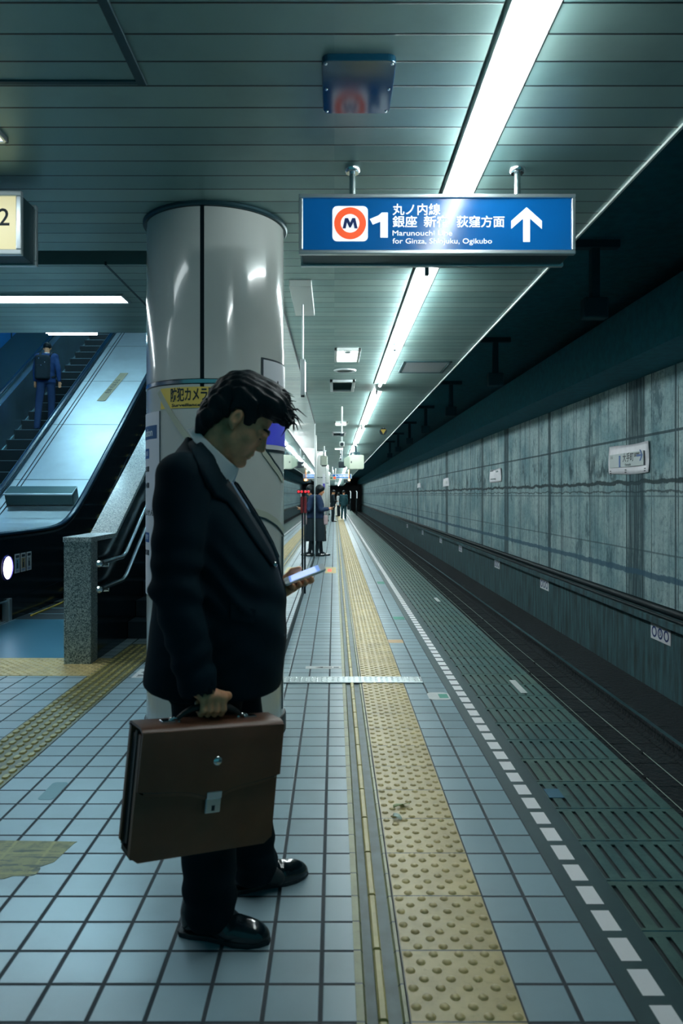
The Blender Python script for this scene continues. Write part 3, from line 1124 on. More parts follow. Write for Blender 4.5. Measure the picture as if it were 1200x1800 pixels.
# ------------------------------------------------------------------ things on the platform ceiling
acc = empty('access_cover', (0.085, 2.78, CEIL_Z), 'dark glossy square cover screwed to the ceiling left of the near lamp', 'cover')
M['smoked'] = mat('smoked_plastic', S(20, 72, 96), 0.14, 0.35, spec=0.8)
pts = rounded(-0.045, 0.218, 2.60, 2.965, 0.03)
MB().prism(pts, 'z', CEIL_Z - 0.024, CEIL_Z + 0.002).build('cover', M['smoked'], acc, bevel=0.003)
for x in (-0.03, 0.203):
    for yy in (2.62, 2.785, 2.945):
        MB().lathe((x, yy, CEIL_Z - 0.024), [(0, -0.004), (0.004, -0.004), (0.006, 0.0), (0, 0.001)], 10).build('screw', M['chrome'], acc)
dl = empty('square_downlight', (0.14, 8.1, CEIL_Z), 'square white downlight with a small lamp, in the ceiling beyond the blue sign', 'lamp')
b = MB()
for a in ((0.0, 0.28, 7.80, 7.83), (0.0, 0.28, 8.47, 8.50), (0.0, 0.03, 7.80, 8.5), (0.25, 0.28, 7.80, 8.5)):
    b.box(a[0], a[1], a[2], a[3], CEIL_Z - 0.03, CEIL_Z + 0.005)
b.build('frame', M['white_paint'], dl, bevel=0.004)
M['soft_lamp'] = emission('downlight_diffuser', (0.95, 1.0, 0.98), 5.0)
MB().box(0.03, 0.25, 7.83, 8.47, CEIL_Z - 0.012, CEIL_Z + 0.005).build('diffuser', M['soft_lamp'], dl)
MB().lathe((0.14, 7.9, CEIL_Z - 0.012), [(0, -0.03), (0.03, -0.025), (0.045, 0.0), (0, 0)], 16).build('lamp_holder', M['alu'], dl, smooth=True)
copy_tree(dl, (0.14, 15.9, CEIL_Z), 'square white downlight farther along the ceiling, second from the camera')
copy_tree(dl, (0.14, 24.6, CEIL_Z), 'square white downlight farther along the ceiling, third from the camera')
sp = empty('ceiling_speaker', (0.13, 9.2, CEIL_Z), 'round grey ceiling speaker beyond the square downlight', 'speaker')
MB().lathe((0.13, 9.2, CEIL_Z), [(0.0, -0.006), (0.095, -0.006), (0.105, -0.018), (0.135, -0.014), (0.14, 0.002), (0, 0.002)], 32).build('rim', M['alu'], sp, smooth=True, auto=35)
MB().lathe((0.13, 9.2, CEIL_Z), [(0.0, -0.012), (0.095, -0.010), (0.095, -0.004), (0, -0.004)], 24).build('grille', M['alu_dark'], sp)
vt = empty('air_vent', (0.10, 10.4, CEIL_Z), 'dark square air vent in the ceiling beyond the round speaker', 'vent')
b = MB()
for a in ((-0.06, 0.28, 9.95, 10.0), (-0.06, 0.28, 10.85, 10.9), (-0.06, -0.02, 9.95, 10.9), (0.24, 0.28, 9.95, 10.9)):
    b.box(a[0], a[1], a[2], a[3], CEIL_Z - 0.035, CEIL_Z + 0.003)
b.build('frame', M['alu'], vt, bevel=0.004)
b = MB()
for k in range(9):
    b.obox((0.11, 10.05 + 0.092 * k, CEIL_Z - 0.012), (0.13, 0, 0), (0, 0.04, 0.010), (0, -0.002, 0.002))
b.build('louvre', M['alu_dark'], vt)
copy_tree(vt, (0.10, 18.6, CEIL_Z), 'dark square air vent farther along the ceiling, beyond the second downlight')
ht = empty('ceiling_hatch', (1.08, 8.95, CEIL_Z), 'rectangular inspection hatch in the ceiling right of the second lamp', 'hatch')
b = MB()
for a in ((0.80, 1.36, 8.60, 8.625), (0.80, 1.36, 9.35, 9.375), (0.80, 0.825, 8.6, 9.375), (1.335, 1.36, 8.6, 9.375)):
    b.box(a[0], a[1], a[2], a[3], CEIL_Z - 0.008, CEIL_Z + 0.002)
b.build('frame', M['alu_dark'], ht)
MB().box(0.84, 1.32, 8.64, 9.335, CEIL_Z - 0.005, CEIL_Z + 0.002).build('panel', M['alu'], ht)

# hanging post from a boxed mount
hp = empty('hanging_indicator', (-0.245, 5.85, CEIL_Z), 'white ceiling box with a thin post and slim light bar hanging beside the column', 'lamp')
MB().box(-0.325, -0.165, 5.34, 6.22, CEIL_Z - 0.045, CEIL_Z + 0.002).build('mount_box', M['white_paint'], hp, bevel=0.004)
MB().tube([(-0.248, 5.85, 2.40), (-0.248, 5.85, CEIL_Z - 0.04)], 0.008, 10).build('post', M['alu'], hp, smooth=True, auto=40)
MB().box(-0.268, -0.228, 5.83, 5.87, 2.13, 2.415).build('light_bar', M['alu'], hp, bevel=0.006)
MB().box(-0.262, -0.234, 5.835, 5.865, 2.118, 2.131).build('end_cap', M['ink'], hp)
MB().box(-0.2285, -0.2255, 5.835, 5.865, 2.16, 2.39).build('lens', M['soft_lamp'], hp)

# far ceiling poles with cameras
def pole_camera(x, y, zb, label, ysc=1.0):
    c = empty('camera_pole', (x, y, CEIL_Z), label, 'camera', 'cameras on ceiling poles')
    MB().tube([(x, y, zb), (x, y, CEIL_Z + 0.002)], 0.016, 10).build('pole', M['white_paint'], c, smooth=True, auto=40)
    MB().box(x - 0.02, x + 0.02, y - 0.02, y + 0.02, zb + 0.10, zb + 0.15).build('collar', M['ink'], c, bevel=0.004)
    cm = MB().box(x - 0.045, x + 0.045, y - 0.14, y + 0.10, zb - 0.09, zb + 0.0).build('camera_body', M['white_paint'], c, bevel=0.012)
    MB().lathe((x, y - 0.14, zb - 0.045), [(0, -0.012), (0.028, -0.012), (0.032, 0.004), (0, 0.004)], 16, axis='y').build('lens', M['ink'], cm)


pole_camera(0.13, 13.0, 2.27, 'white camera on a pole hanging from the ceiling, nearer of the two')
pole_camera(0.21, 25.6, 2.62, 'small white camera on a short ceiling pole, farther of the two')
tf = empty('hanging_speaker', (-0.33, 23.5, 2.0), 'cream speaker box on a white ceiling pole beside the far column', 'speaker')
MB().tube([(-0.33, 23.5, 2.5), (-0.33, 23.5, CEIL_Z + 0.002)], 0.03, 10).build('pole', M['white_paint'], tf, smooth=True, auto=40)
MB().box(-0.44, -0.22, 23.4, 23.75, 2.28, 2.58).build('cabinet', M['cream'], tf, bevel=0.03)
MB().box(-0.40, -0.24, 23.45, 23.70, 2.255, 2.285).build('foot', M['ink'], tf)
ws = empty('warning_disc', (1.115, 17.0, CEIL_Z), 'small black disc with a yellow triangle at the ceiling edge over the platform', 'sign')
MB().tube([(1.115, 17.0, 2.93), (1.115, 17.0, 2.94)], 0.078, 24).v
MB().lathe((1.115, 17.0, 2.80), [(0, 0.0), (0.085, 0.0), (0.085, 0.012), (0, 0.012)], 28, axis='y').build('disc', M['ink'], ws)
MB().prism([(1.05, 2.845), (1.18, 2.845), (1.115, 2.735)], 'y', 16.994, 16.9995).build('triangle', M['yellow_line'], ws)
MB().box(1.105, 1.125, 17.0, 17.012, 2.87, CEIL_Z + 0.002).build('hanger', M['alu'], ws)

mo = empty('monitor', (0.60, 22.5, 2.1), 'cream monitor housing hanging from the ceiling over the tactile strip', 'monitor')
mb = MB()
k = 22.5 / F
X = lambda x: (x - 587.5) * k
Z = lambda y: CAM_H - (y - 870) * k
MB().prism(rounded(X(614), X(639.5), Z(824.5), Z(799.5), 0.05), 'y', 22.500, 22.850).build('housing', M['cream'], mo, bevel=0.012)
hd = MB()
hd.add([(X(614), 22.520, Z(824)), (X(614), 22.520, Z(800)), (X(614), 22.830, Z(800)), (X(614), 22.830, Z(824)), (X(604.5), 22.550, Z(818)), (X(604.5), 22.550, Z(806)), (X(604.5), 22.800, Z(806)), (X(604.5), 22.800, Z(818))],
       [(0, 1, 5, 4), (1, 2, 6, 5), (2, 3, 7, 6), (3, 0, 4, 7), (4, 5, 6, 7), (0, 3, 2, 1)])
hd.build('hood', mat('cream_plastic_side', S(178, 196, 178), 0.5), mo)
MB().box(X(616.5), X(618), 22.492, 22.502, Z(814), Z(810.5)).build('latch', M['ink'], mo)
b = MB().tube([(X(626), 22.650, Z(797)), (X(624.5), 22.650, CEIL_Z + 0.002)], 0.03, 10)
b.build('pole', M['alu_dark'], mo, smooth=True, auto=40)
b = MB()
for xx in (617, 626, 631):
    b.box(X(xx) - 0.03, X(xx) + 0.03, 22.580, 22.750, Z(800), Z(795))
b.box(X(616), X(632), 22.600, 22.720, Z(797), Z(794.5))
b.build('bracket', M['alu_dark'], mo, bevel=0.01)
sc_ = empty('dark_screen', (0.25, 24.0, 2.3), 'dark flat screen hanging left of the cream monitor', 'screen')
k = 24.0 / F
MB().box(X(595), X(608), 24.0, 24.08, Z(822.5), Z(811.5)).build('panel', M['ink'], sc_, bevel=0.01)
MB().tube([(X(601), 24.04, Z(813)), (X(601), 24.04, CEIL_Z + 0.002)], 0.015, 8).build('pole', M['alu'], sc_)

# far signs
k = 46.0 / F
fs_ = empty('far_platform_sign', (0.4, 46.0, 2.4), 'small blue platform sign hanging far down the platform', 'sign')
MB().box(X(581.5), X(618), 46.0, 46.2, Z(841.5), Z(833)).build('housing', M['alu'], fs_, bevel=0.01)
MB().box(X(582.5), X(616.5), 45.99, 46.0, Z(840.5), Z(834)).build('panel', M['sign_blue'], fs_)
text('lettering', '丸ノ内線 荻窪方面', 0.13, facing_front(X(589), 45.985, Z(837.2)), M['sign_white'], fs_, 'LEFT', fit=24 * k)
b = MB()
for xx in (586, 612):
    b.tube([(X(xx), 46.1, Z(834)), (X(xx), 46.1, CEIL_Z + 0.002)], 0.02, 8)
b.build('hanger_rod', M['alu'], fs_)
k = 41.0 / F
ys_ = empty('far_exit_sign', (-0.1, 41.0, 2.2), 'small cream sign with orange and green marks, hanging before the far blue sign', 'sign')
MB().box(X(579), X(590), 41.0, 41.15, Z(844), Z(837.5)).build('housing', M['cream'], ys_, bevel=0.01)
MB().box(X(586), X(590), 40.99, 41.0, Z(842), Z(838)).build('orange_mark', M['sign_orange'], ys_)
MB().box(X(580.5), X(584), 40.99, 41.0, Z(842), Z(839)).build('green_mark', mat('green_mark', S(80, 130, 90), 0.5), ys_)
b = MB().tube([(X(584), 41.07, Z(838)), (X(584), 41.07, CEIL_Z + 0.002)], 0.02, 8)
b.build('hanger_rod', M['alu'], ys_)
k = 45.0 / F
wl = empty('departure_lamp', (0.9, 45.0, 2.1), 'orange signal lamp in a dark box under the far blue sign', 'lamp')
MB().box(X(604), X(615.5), 45.0, 45.3, Z(848.5), Z(842.5)).build('case', M['dark'], wl, bevel=0.02)
M['orange_lamp'] = emission('orange_lamp', (1.0, 0.38, 0.12), 9.0)
MB().lathe((X(613.5), 44.99, Z(843.7)), [(0, -0.03), (0.05, -0.02), (0.065, 0.02), (0, 0.02)], 16, axis='y').build('lens', M['orange_lamp'], wl)
MB().tube([(X(613.5), 45.15, Z(843)), (X(613.5), 45.15, CEIL_Z + 0.002)], 0.04, 8).build('pole', mat('orange_pole', S(200, 140, 90), 0.5), wl)
k = 43.5 / F
sp2 = empty('far_white_board', (-0.05, 43.5, 2.0), 'small white board hanging below the far signs', 'sign')
MB().box(X(588.3), X(594), 43.5, 43.6, Z(852), Z(847.5)).build('board', M['paper'], sp2, bevel=0.01)
MB().tube([(X(589.5), 43.55, Z(848)), (X(589.5), 43.55, CEIL_Z + 0.002)], 0.015, 8).build('rod', M['alu'], sp2)

# two round-topped posts with pale glowing tops at the dark end of the platform
M['pale_glow'] = emission('pale_lamp_strip', (0.70, 0.90, 0.95), 0.35)
for xx, yy, lab in ((615.5, 62.0, 'pale upright lamp at the dark end of the platform, nearer the walking man'), (626.5, 60.0, 'pale upright lamp at the dark end of the platform, nearer the concrete wall')):
    k = yy / F
    lp = empty('end_lamp', (X(xx), yy, 0), lab, 'lamp', 'upright lamps at the platform end')
    zt, zb_ = Z(863), Z(876)
    MB().tube([(X(xx), yy, -1.45 if X(xx) > 1.45 else 0.0), (X(xx), yy, zt - 0.10)], 0.05, 8).build('post', M['dark'], lp)
    MB().tube([(X(xx) + 0.03, yy - 0.06, zb_), (X(xx) + 0.03, yy - 0.06, zt - 0.09), (X(xx), yy - 0.06, zt - 0.02), (X(xx) - 0.05, yy - 0.06, zt - 0.01)], 0.03, 8).build('glowing_strip', M['pale_glow'], lp)
    MB().lathe((X(xx), yy, zt - 0.10), [(0, 0.0), (0.06, 0), (0.05, 0.07), (0, 0.10)], 12).build('top', M['dark'], lp)

# ------------------------------------------------------------------ the round column
CX, CY, CR = -0.682, 4.30, 0.390


def column(cx, cy, label, detail=True):
    c = empty('round_column', (cx, cy, 0), label, 'column', 'round white columns')
    c['kind'] = 'thing'
    q = 0.011 / CR
    for i in range(2):
        a0 = -PI / 2 + q + i * PI - 0.03
        MB().lathe((cx, cy, 0), [(CR - 0.03, 0.10), (CR, 0.10), (CR, 1.930), (CR - 0.004, 1.935), (CR - 0.03, 1.935)], 48, a0, a0 + PI - 2 * q).build('lower_cladding', M['enamel'], c, smooth=True, auto=30)
        MB().lathe((cx, cy, 0), [(CR - 0.03, 1.962), (CR, 1.962), (CR, 2.866), (CR - 0.03, 2.866)], 48, a0, a0 + PI - 2 * q).build('upper_cladding', M['enamel'], c, smooth=True, auto=30)
    MB().lathe((cx, cy, 0), [(CR - 0.014, 0.0), (CR - 0.014, 2.89)], 48).build('core', M['ink'], c, smooth=True)
    MB().lathe((cx, cy, 0), [(CR - 0.01, 1.936), (CR + 0.004, 1.938), (CR + 0.004, 1.958), (CR - 0.01, 1.960)], 64).build('steel_band', M['chrome'], c, smooth=True, auto=30)
    MB().lathe((cx, cy, 0), [(CR - 0.02, 0.0), (CR + 0.012, 0.0), (CR + 0.012, 0.088), (CR + 0.006, 0.098), (CR - 0.02, 0.10)], 64).build('base_ring', M['black'], c, smooth=True, auto=30)
    MB().lathe((cx, cy, 0), [(CR - 0.02, 2.868), (CR + 0.014, 2.868), (CR + 0.020, 2.876), (CR + 0.020, 2.889), (CR - 0.02, 2.889)], 64).build('top_ring', M['alu_dark'], c, smooth=True, auto=30)
    return c


col = column(CX, CY, 'big white round column behind the man with the briefcase')


def cyl(phi, z, r=0.0):
    """a point on the column: phi = 0 faces the camera side, positive towards the track"""
    return Vector((CX + (CR + r) * math.sin(phi), CY - (CR + r) * math.cos(phi), z))


def wrap_sheet(name, a0, a1, z0, z1, m, parent=None, r=0.002, t=0.002, n=24, **tags):
    b = MB()
    vs = []
    for k in range(n + 1):
        a = math.radians(a0 + (a1 - a0) * k / n)
        vs += [cyl(a, z0, r + t), cyl(a, z1, r + t), cyl(a, z1, r), cyl(a, z0, r)]
    fs = [(0, 1, 2, 3), (4 * n + 3, 4 * n + 2, 4 * n + 1, 4 * n)]
    for k in range(n):
        for i in range(4):
            j = (i + 1) % 4
            fs.append((4 * k + i, 4 * k + 4 + i, 4 * k + 4 + j, 4 * k + j))
    b.add(vs, fs)
    return b.build(name, m, parent, smooth=True, auto=30, **tags)


def wrap_text(name, s_, size, phi, z, m, parent, r=0.0048, **kw):
    def warp(p):
        return cyl(math.radians(phi) + p.x / CR, z + p.y, r + p.z)
    return text(name, s_, size, None, m, parent, warp=warp, **kw)


def wrap_strip(name, pts, w, m, parent, r=0.003):
    """flat tape laid on the column along (phi, z) points"""
    P = []
    for (a, z), (b_, z2) in zip(pts[:-1], pts[1:]):
        for k in range(6):
            P.append((a + (b_ - a) * k / 6, z + (z2 - z) * k / 6))
    P.append(pts[-1])
    vs, fs = [], []
    for i, (a, z) in enumerate(P):
        a0, z0 = P[max(i - 1, 0)]
        a1, z1 = P[min(i + 1, len(P) - 1)]
        du, dz = math.radians(a1 - a0) * CR, z1 - z0
        L = math.hypot(du, dz)
        nu, nz = -dz / L * w / 2, du / L * w / 2
        for sgn in (1, -1):
            for rr in (r, r + 0.004):
                vs.append(cyl(math.radians(a) + sgn * nu / CR, z + sgn * nz, rr))
    for i in range(len(P) - 1):
        a, c = 4 * i, 4 * i + 4
        fs += [(a + 1, a + 3, c + 3, c + 1), (a, c, c + 2, a + 2), (a, a + 1, c + 1, c), (a + 2, c + 2, c + 3, a + 3)]
    b = MB().add(vs, fs)
    return b.build(name, m, parent, smooth=True, auto=30)


M['notice_yellow'] = mat('yellow_notice', S(222, 196, 96), 0.35)
nt = wrap_sheet('camera_notice', -39, 26, 1.808, 1.918, M['notice_yellow'], label='yellow security camera notice around the white column, behind the head', cat='notice')
wrap_text('lettering', '防犯カメラ監視中', 0.076, -28, 1.873, M['ink'], nt, bold=0.0016, fit=0.335)
wrap_text('lettering', 'Surveillance Cameras', 0.022, -27, 1.823, M['ink'], nt, bold=0.0004, fit=0.30)
M['sheet_white'] = mat('information_sheet', S(216, 220, 226), 0.35)
sh = wrap_sheet('information_sheet', -96, -41, 0.80, 1.80, M['sheet_white'], label='tall white information sheet with blue headings on the left of the column', cat='poster')
wrap_sheet('heading', -93, -44, 1.655, 1.728, mat('blue_heading', S(20, 76, 122), 0.4), sh, r=0.0042, t=0.001)
wrap_text('lettering', 'Information', 0.062, -95, 1.690, M['white_ink'], sh, r=0.0056, fit=0.30)
for zz in (1.577, 1.116):
    wrap_sheet('blue_tab', -93, -58, zz - 0.027, zz + 0.027, M['blue_ink'], sh, r=0.0042, t=0.001)
for zz, tx in ((1.577, '月 日'), (1.116, '月 日')):
    wrap_text('lettering', tx, 0.030, -70, zz, M['white_ink'], sh, r=0.0056)
for zz, tx in ((1.49, '23■'), (1.40, '24■'), (1.25, 'ません'), (1.03, '25■')):
    wrap_text('lettering', tx, 0.040, -72 if tx != 'ません' else -68, zz, M['ink'], sh, fit=0.095 if tx != 'ません' else 0.13)
po = wrap_sheet('station_poster', 47, 96, 1.585, 2.095, M['ink'], label='white framed poster with a black character and blue block on the right of the column', cat='poster')
wrap_sheet('sheet', 49, 96, 1.60, 2.085, M['sheet_white'], po, r=0.0042, t=0.001)
wrap_sheet('blue_block', 52, 96, 1.625, 1.80, mat('glowing_violet_print', S(66, 74, 200), 0.4, emit=S(66, 74, 200), power=0.12), po, r=0.0055, t=0.001)  # printed block given a faint glow of its own, though no lamp
wrap_text('character', '大', 0.125, 59, 1.915, M['ink'], po, r=0.0056, bold=0.001)
wrap_text('character', '手', 0.125, 59, 1.80, M['ink'], po, r=0.0056, bold=0.001)
M['tape'] = mat('yellowed_clear_tape', S(176, 182, 166), 0.25, coat=0.5)
wrap_strip('tape', [(-41, 1.905), (-30, 1.80), (-20, 1.71), (-11, 1.63)], 0.030, M['tape'], col)
wrap_strip('tape', [(43, 1.66), (50, 1.575), (62, 1.505), (80, 1.43)], 0.030, M['tape'], col)
wrap_strip('tape', [(38, 1.265), (52, 1.24), (66, 1.20), (84, 1.14)], 0.034, M['tape'], col)
wrap_strip('dark_edge', [(43, 1.685), (51, 1.60), (63, 1.53), (82, 1.455)], 0.008, M['alu_dark'], col)
wrap_strip('dark_edge', [(38, 1.243), (52, 1.218), (66, 1.178), (84, 1.118)], 0.010, M['alu_dark'], col)
wrap_strip('dark_edge', [(79, 1.115), (79, 0.72)], 0.016, M['alu_dark'], col)
wrap_strip('dark_edge', [(79, 0.60), (79, 0.14)], 0.016, M['alu_dark'], col)
wrap_strip('edge_line', [(-40, 1.80), (-40, 0.80)], 0.003, M['alu_dark'], col)
for yy, lab in ((26.0, 'white round column beyond the woman, second along the platform'), (38.0, 'white round column far down the platform, third from the camera'), (50.0, 'white round column farthest down the platform')):
    copy_tree(col, (CX, yy, 0), lab)
for o in list(bpy.data.objects):                       # tape and printed edges are only on the near column
    if o.parent is not None and o.parent.name in ('round_column.001', 'round_column.002', 'round_column.003') and o.name.split('.')[0] in ('tape', 'dark_edge', 'edge_line'):
        bpy.data.objects.remove(o)
k = 24.9 / F
b_ = empty('column_banner', (X(568.5), 25.6, 1.2), 'white vertical banner with a violet block on the second column', 'sign')
MB().box(X(566.3), X(570.8), 25.55, 25.58, CAM_H - (858 - 870) * 25.6 / F, CAM_H - (833 - 870) * 25.6 / F).build('sheet', M['sheet_white'], b_)
MB().box(X(566.6), X(570.5), 25.54, 25.549, CAM_H - (858 - 870) * 25.6 / F, CAM_H - (850 - 870) * 25.6 / F).build('violet_block', mat('violet_print', S(70, 66, 170), 0.5), b_)

# red extinguisher lamp stand by the wall, in front of the woman
ys = 10.2
k = ys / F
rs = empty('red_alarm_post', (X(538.8) + 0.02, ys, 0), 'slim dark post with red lamps on top beside the mirrored wall', 'lamp')
xx = -0.403
MB().tube([(xx, ys, 0.0), (xx, ys, 1.42)], 0.014, 8).build('post', M['dark'], rs)
M['red'] = mat('red_lamp', S(200, 40, 50), 0.3, emit=S(230, 40, 50), power=0.8)
MB().box(xx - 0.014, xx + 0.024, ys - 0.02, ys + 0.02, 1.10, 1.33).build('red_body', mat('dark_red_paint', S(110, 26, 34), 0.4), rs, bevel=0.006)
MB().box(xx - 0.014, xx + 0.075, ys - 0.03, ys + 0.03, 1.37, 1.42).build('head', M['ink'], rs, bevel=0.01)
for d in (0.008, 0.05):
    MB().lathe((xx + d, ys - 0.03, 1.395), [(0, -0.012), (0.014, -0.01), (0.018, 0.003), (0, 0.003)], 12, axis='y').build('lamp', M['red'], rs)

# ------------------------------------------------------------------ granite parapet, stairs, handrails
gp = empty('stair_parapet', (-2.045, 5.93, 0), 'granite parapet with a speckled end post and sloping cap between stairs and escalator', 'parapet')
GX0, GX1 = -2.154, -1.937
MB().box(GX0, GX1, 5.934, 6.10, 0.0, 0.975).build('end_post', M['granite'], gp, bevel=0.004)
sl_ = 0.566
MB().prism([(6.10, 0.0), (6.10, 0.975), (6.60, 0.975), (16.0, 0.975 + sl_ * 9.4), (16.0, 0.0)], 'x', GX0 + 0.006, GX1 - 0.006).build('side_panel', M['black_gloss'], gp)
MB().prism([(5.928, 0.975), (5.928, 1.015), (6.60, 1.015), (16.0, 1.015 + sl_ * 9.4), (16.0, 0.975 + sl_ * 9.4), (6.60, 0.975)], 'x', GX0 - 0.006, GX1 + 0.006).build('cap', M['granite_cap'], gp, bevel=0.004)
for z0, lab in ((0.805, 'polished steel handrail along the granite parapet, upper one'), (0.60, 'polished steel handrail along the granite parapet, lower one')):
    hx = -1.862
    h = MB().tube([(hx + 0.0, 5.93, z0), (hx, 6.55, z0), (hx, 6.66, z0 + 0.03), (hx, 15.8, z0 + 0.03 + sl_ * 9.14)], 0.019, 12).build('handrail', M['chrome'], None, smooth=True, auto=50)
    tag(h, lab, 'handrail', 'handrails of the stairs')
    MB().tube([(hx, 5.885, z0), (hx, 5.90, z0), (hx, 5.955, z0), (hx, 5.97, z0)], [0.012, 0.027, 0.027, 0.019], 12).build('end_knob', M['chrome'], h, smooth=True, auto=40)
    b = MB()
    for yy, zz in ((6.15, z0), (7.9, z0 + 0.03 + sl_ * 1.24), (9.8, z0 + 0.03 + sl_ * 3.14)):
        b.tube([(GX1 - 0.01, yy, zz - 0.04), (hx, yy, zz - 0.04), (hx, yy, zz - 0.005)], 0.009, 8)
    b.build('bracket', M['chrome'], h, smooth=True, auto=40)
st = empty('staircase', (-1.4, 7.0, 0), 'dark staircase rising behind the white column', 'staircase')
for i in range(20):
    MB().box(GX1 - 0.004, -0.955, 7.0 + 0.283 * i, 13.2, 0.16 * i, 0.16 * (i + 1)).build('step', M['dark'], st, bevel=0.006)

# ------------------------------------------------------------------ escalators
def zh(y):                                             # height of the handrail along the escalator
    w = 0.22
    t = (y - 9.857) / w
    return 0.93 + 0.635 * w * (math.log1p(math.exp(t)) if t < 30 else t)


def esc_poly(y0, y1, lo, hi, n=40):
    """band between two offsets from the handrail line, as a (y, z) polygon"""
    ysamp = [y0 + (y1 - y0) * i / n for i in range(n + 1)]
    return [(q, zh(q) + lo) for q in ysamp] + [(q, zh(q) + hi) for q in reversed(ysamp)]


def esc_panel(b, x0, x1, y0, y1, lo, hi, n=48):
    ysamp = [y0 + (y1 - y0) * i / n for i in range(n + 1)]
    vs, fs = [], []
    for q in ysamp:
        vs += [(x0, q, zh(q) + lo), (x1, q, zh(q) + lo), (x1, q, zh(q) + hi), (x0, q, zh(q) + hi)]
    for i in range(n):
        for j in range(4):
            fs.append((4 * i + j, 4 * i + 4 + j, 4 * i + 4 + (j + 1) % 4, 4 * i + (j + 1) % 4))
    fs += [(0, 1, 2, 3), (4 * n + 3, 4 * n + 2, 4 * n + 1, 4 * n)]
    return b.add(vs, fs)


def handrail(x, y0, y1, root, m):
    pts = [(x, y0 + (y1 - y0) * i / 60, zh(y0 + (y1 - y0) * i / 60)) for i in range(61)]
    # the rail turns down round the newel at its lower end
    pre = [(x, y0 - 0.34 * math.sin(q), zh(y0) - 0.34 + 0.34 * math.cos(q)) for q in (PI, PI * 0.8, PI * 0.6, PI * 0.4, PI * 0.2)]
    return MB().tube(pre + pts, 0.038, 12, flat=(1.15, 0.75)).build('handrail', m, root, smooth=True, auto=50)


M['handrail'] = mat('blue_black_rubber_handrail', S(16, 46, 66), 0.22, spec=0.7)
YT = 18.5


def steps(x0, x1, yc, root, m, nedge=99):
    y = yc
    zz = 0.0
    n = 0
    while y < YT - 0.4 and n < 34:
        target = max(0.0, zh(y + 0.25) - 0.93)
        s_ = MB().box(x0, x1, y, y + 0.44, target - 0.30, target).build('step', m, root, bevel=0.004)
        if n < nedge:
            MB().box(x0 + 0.02, x1 - 0.02, y - 0.001, y + 0.022, target - 0.004, target + 0.003).build('step_edge', M['step_edge'], s_)
        y += 0.40 if target < 0.02 else 0.32
        n += 1


# left escalator (with the rider)
ea = empty('escalator', (-5.35, 8.0, 0), 'escalator on the far left carrying the man with the backpack', 'escalator', 'escalators')
steps(-5.85, -4.85, 8.25, ea, M['step'])
b = MB(); esc_panel(b, -4.85, -4.72, 7.3, YT, -0.92, -0.05); b.build('inner_balustrade', M['stainless_blue'], ea)
b = MB(); esc_panel(b, -6.04, -5.85, 7.3, YT, -0.92, -0.05); b.build('wall_balustrade', M['stainless_blue'], ea)
b = MB(); esc_panel(b, -5.862, -5.838, 8.3, YT, -0.93, -0.86); b.build('skirt_trim', M['step_edge'], ea)
b = MB(); esc_panel(b, -6.885, -6.04, 7.3, YT, -0.10, -0.06); b.build('wall_deck', M['alu_dark'], ea)
b = MB(); esc_panel(b, -6.06, -5.99, 7.3, YT, -0.05, -0.01); b.build('handrail_track', M['step_edge'], ea)
handrail(-4.76, 7.5, YT, ea, M['handrail'])
handrail(-6.0, 7.5, YT, ea, M['handrail'])
MB().box(-5.85, -4.85, 6.18, 8.26, -0.05, 0.004).build('floor_plate', M['plate'], ea)
# stainless deck between the two escalators
dk = empty('escalator_deck', (-4.15, 8.6, 0), 'wide stainless deck sloping between the two escalators', 'deck')
b = MB(); esc_panel(b, -4.715, -3.565, 8.55, YT, -0.20, -0.055, 60); b.build('deck', M['stainless'], dk, bevel=0.01)
b = MB()
for yy in (10.95, 12.45, 13.95, 15.45, 16.95):
    b.add([(-4.70, yy, zh(yy) - 0.053), (-3.58, yy, zh(yy) - 0.053), (-3.58, yy + 0.012, zh(yy + 0.012) - 0.053), (-4.70, yy + 0.012, zh(yy + 0.012) - 0.053)], [(0, 1, 2, 3)])
b.build('seam', M['alu_dark'], dk, fix=False)
for xx in (-4.60, -4.54):
    b = MB(); esc_panel(b, xx - 0.006, xx + 0.006, 9.4, YT, -0.056, -0.046); b.build('groove_trim', M['ink'], dk)
MB().box(-4.70, -3.575, 7.4, 8.56, 0.0, 0.72).build('front_case', M['alu_dark'], dk, bevel=0.06, seg=4)
pr = [(8.56, 0.70), (8.56, 0.885), (8.50, 0.88), (8.0, 0.80), (7.6, 0.73), (7.6, 0.70)]
MB().prism(pr, 'x', -4.70, -3.575).build('front_slope', M['stainless'], dk, bevel=0.01)
bb = empty('deck_barrier', (-4.08, 10.36, 1.18), 'low steel barrier box lying across the stainless escalator deck', 'barrier')
MB().obox((-4.08, 10.40, zh(10.40) + 0.055), (0.47, 0, 0), (0, 0.10, 0.05), (0, -0.04, 0.085)).build('box', mat('dull_steel_barrier', S(76, 104, 104), 0.35, 0.7), bb, bevel=0.008)
MB().obox((-4.08, 10.352, zh(10.36) + 0.145), (0.475, 0, 0), (0, 0.11, 0.055), (0, -0.004, 0.008)).build('lid', M['stainless'], bb)
wn = empty('deck_sticker', (-3.95, 13.4, zh(13.4)), 'yellowed warning strip stuck on the stainless deck above the barrier', 'sticker')
pv = Vector((0, 1, 0.635)).normalized()
nv = Vector((0, -0.635, 1)).normalized()
c0 = Vector((-4.08, 13.75, zh(13.75) - 0.049))
dv = (pv * 0.62 + Vector((0.06, 0, 0)))
MB().obox(c0, Vector((0.075, 0, 0)), dv, nv * 0.002).build('strip', mat('yellowed_strip', S(150, 140, 110), 0.5), wn)
R_ = Matrix((( -dv.normalized().x, 1, nv.x, 0), (-dv.normalized().y, 0, nv.y, 0), (-dv.normalized().z, 0, nv.z, 0), (0, 0, 0, 1)))
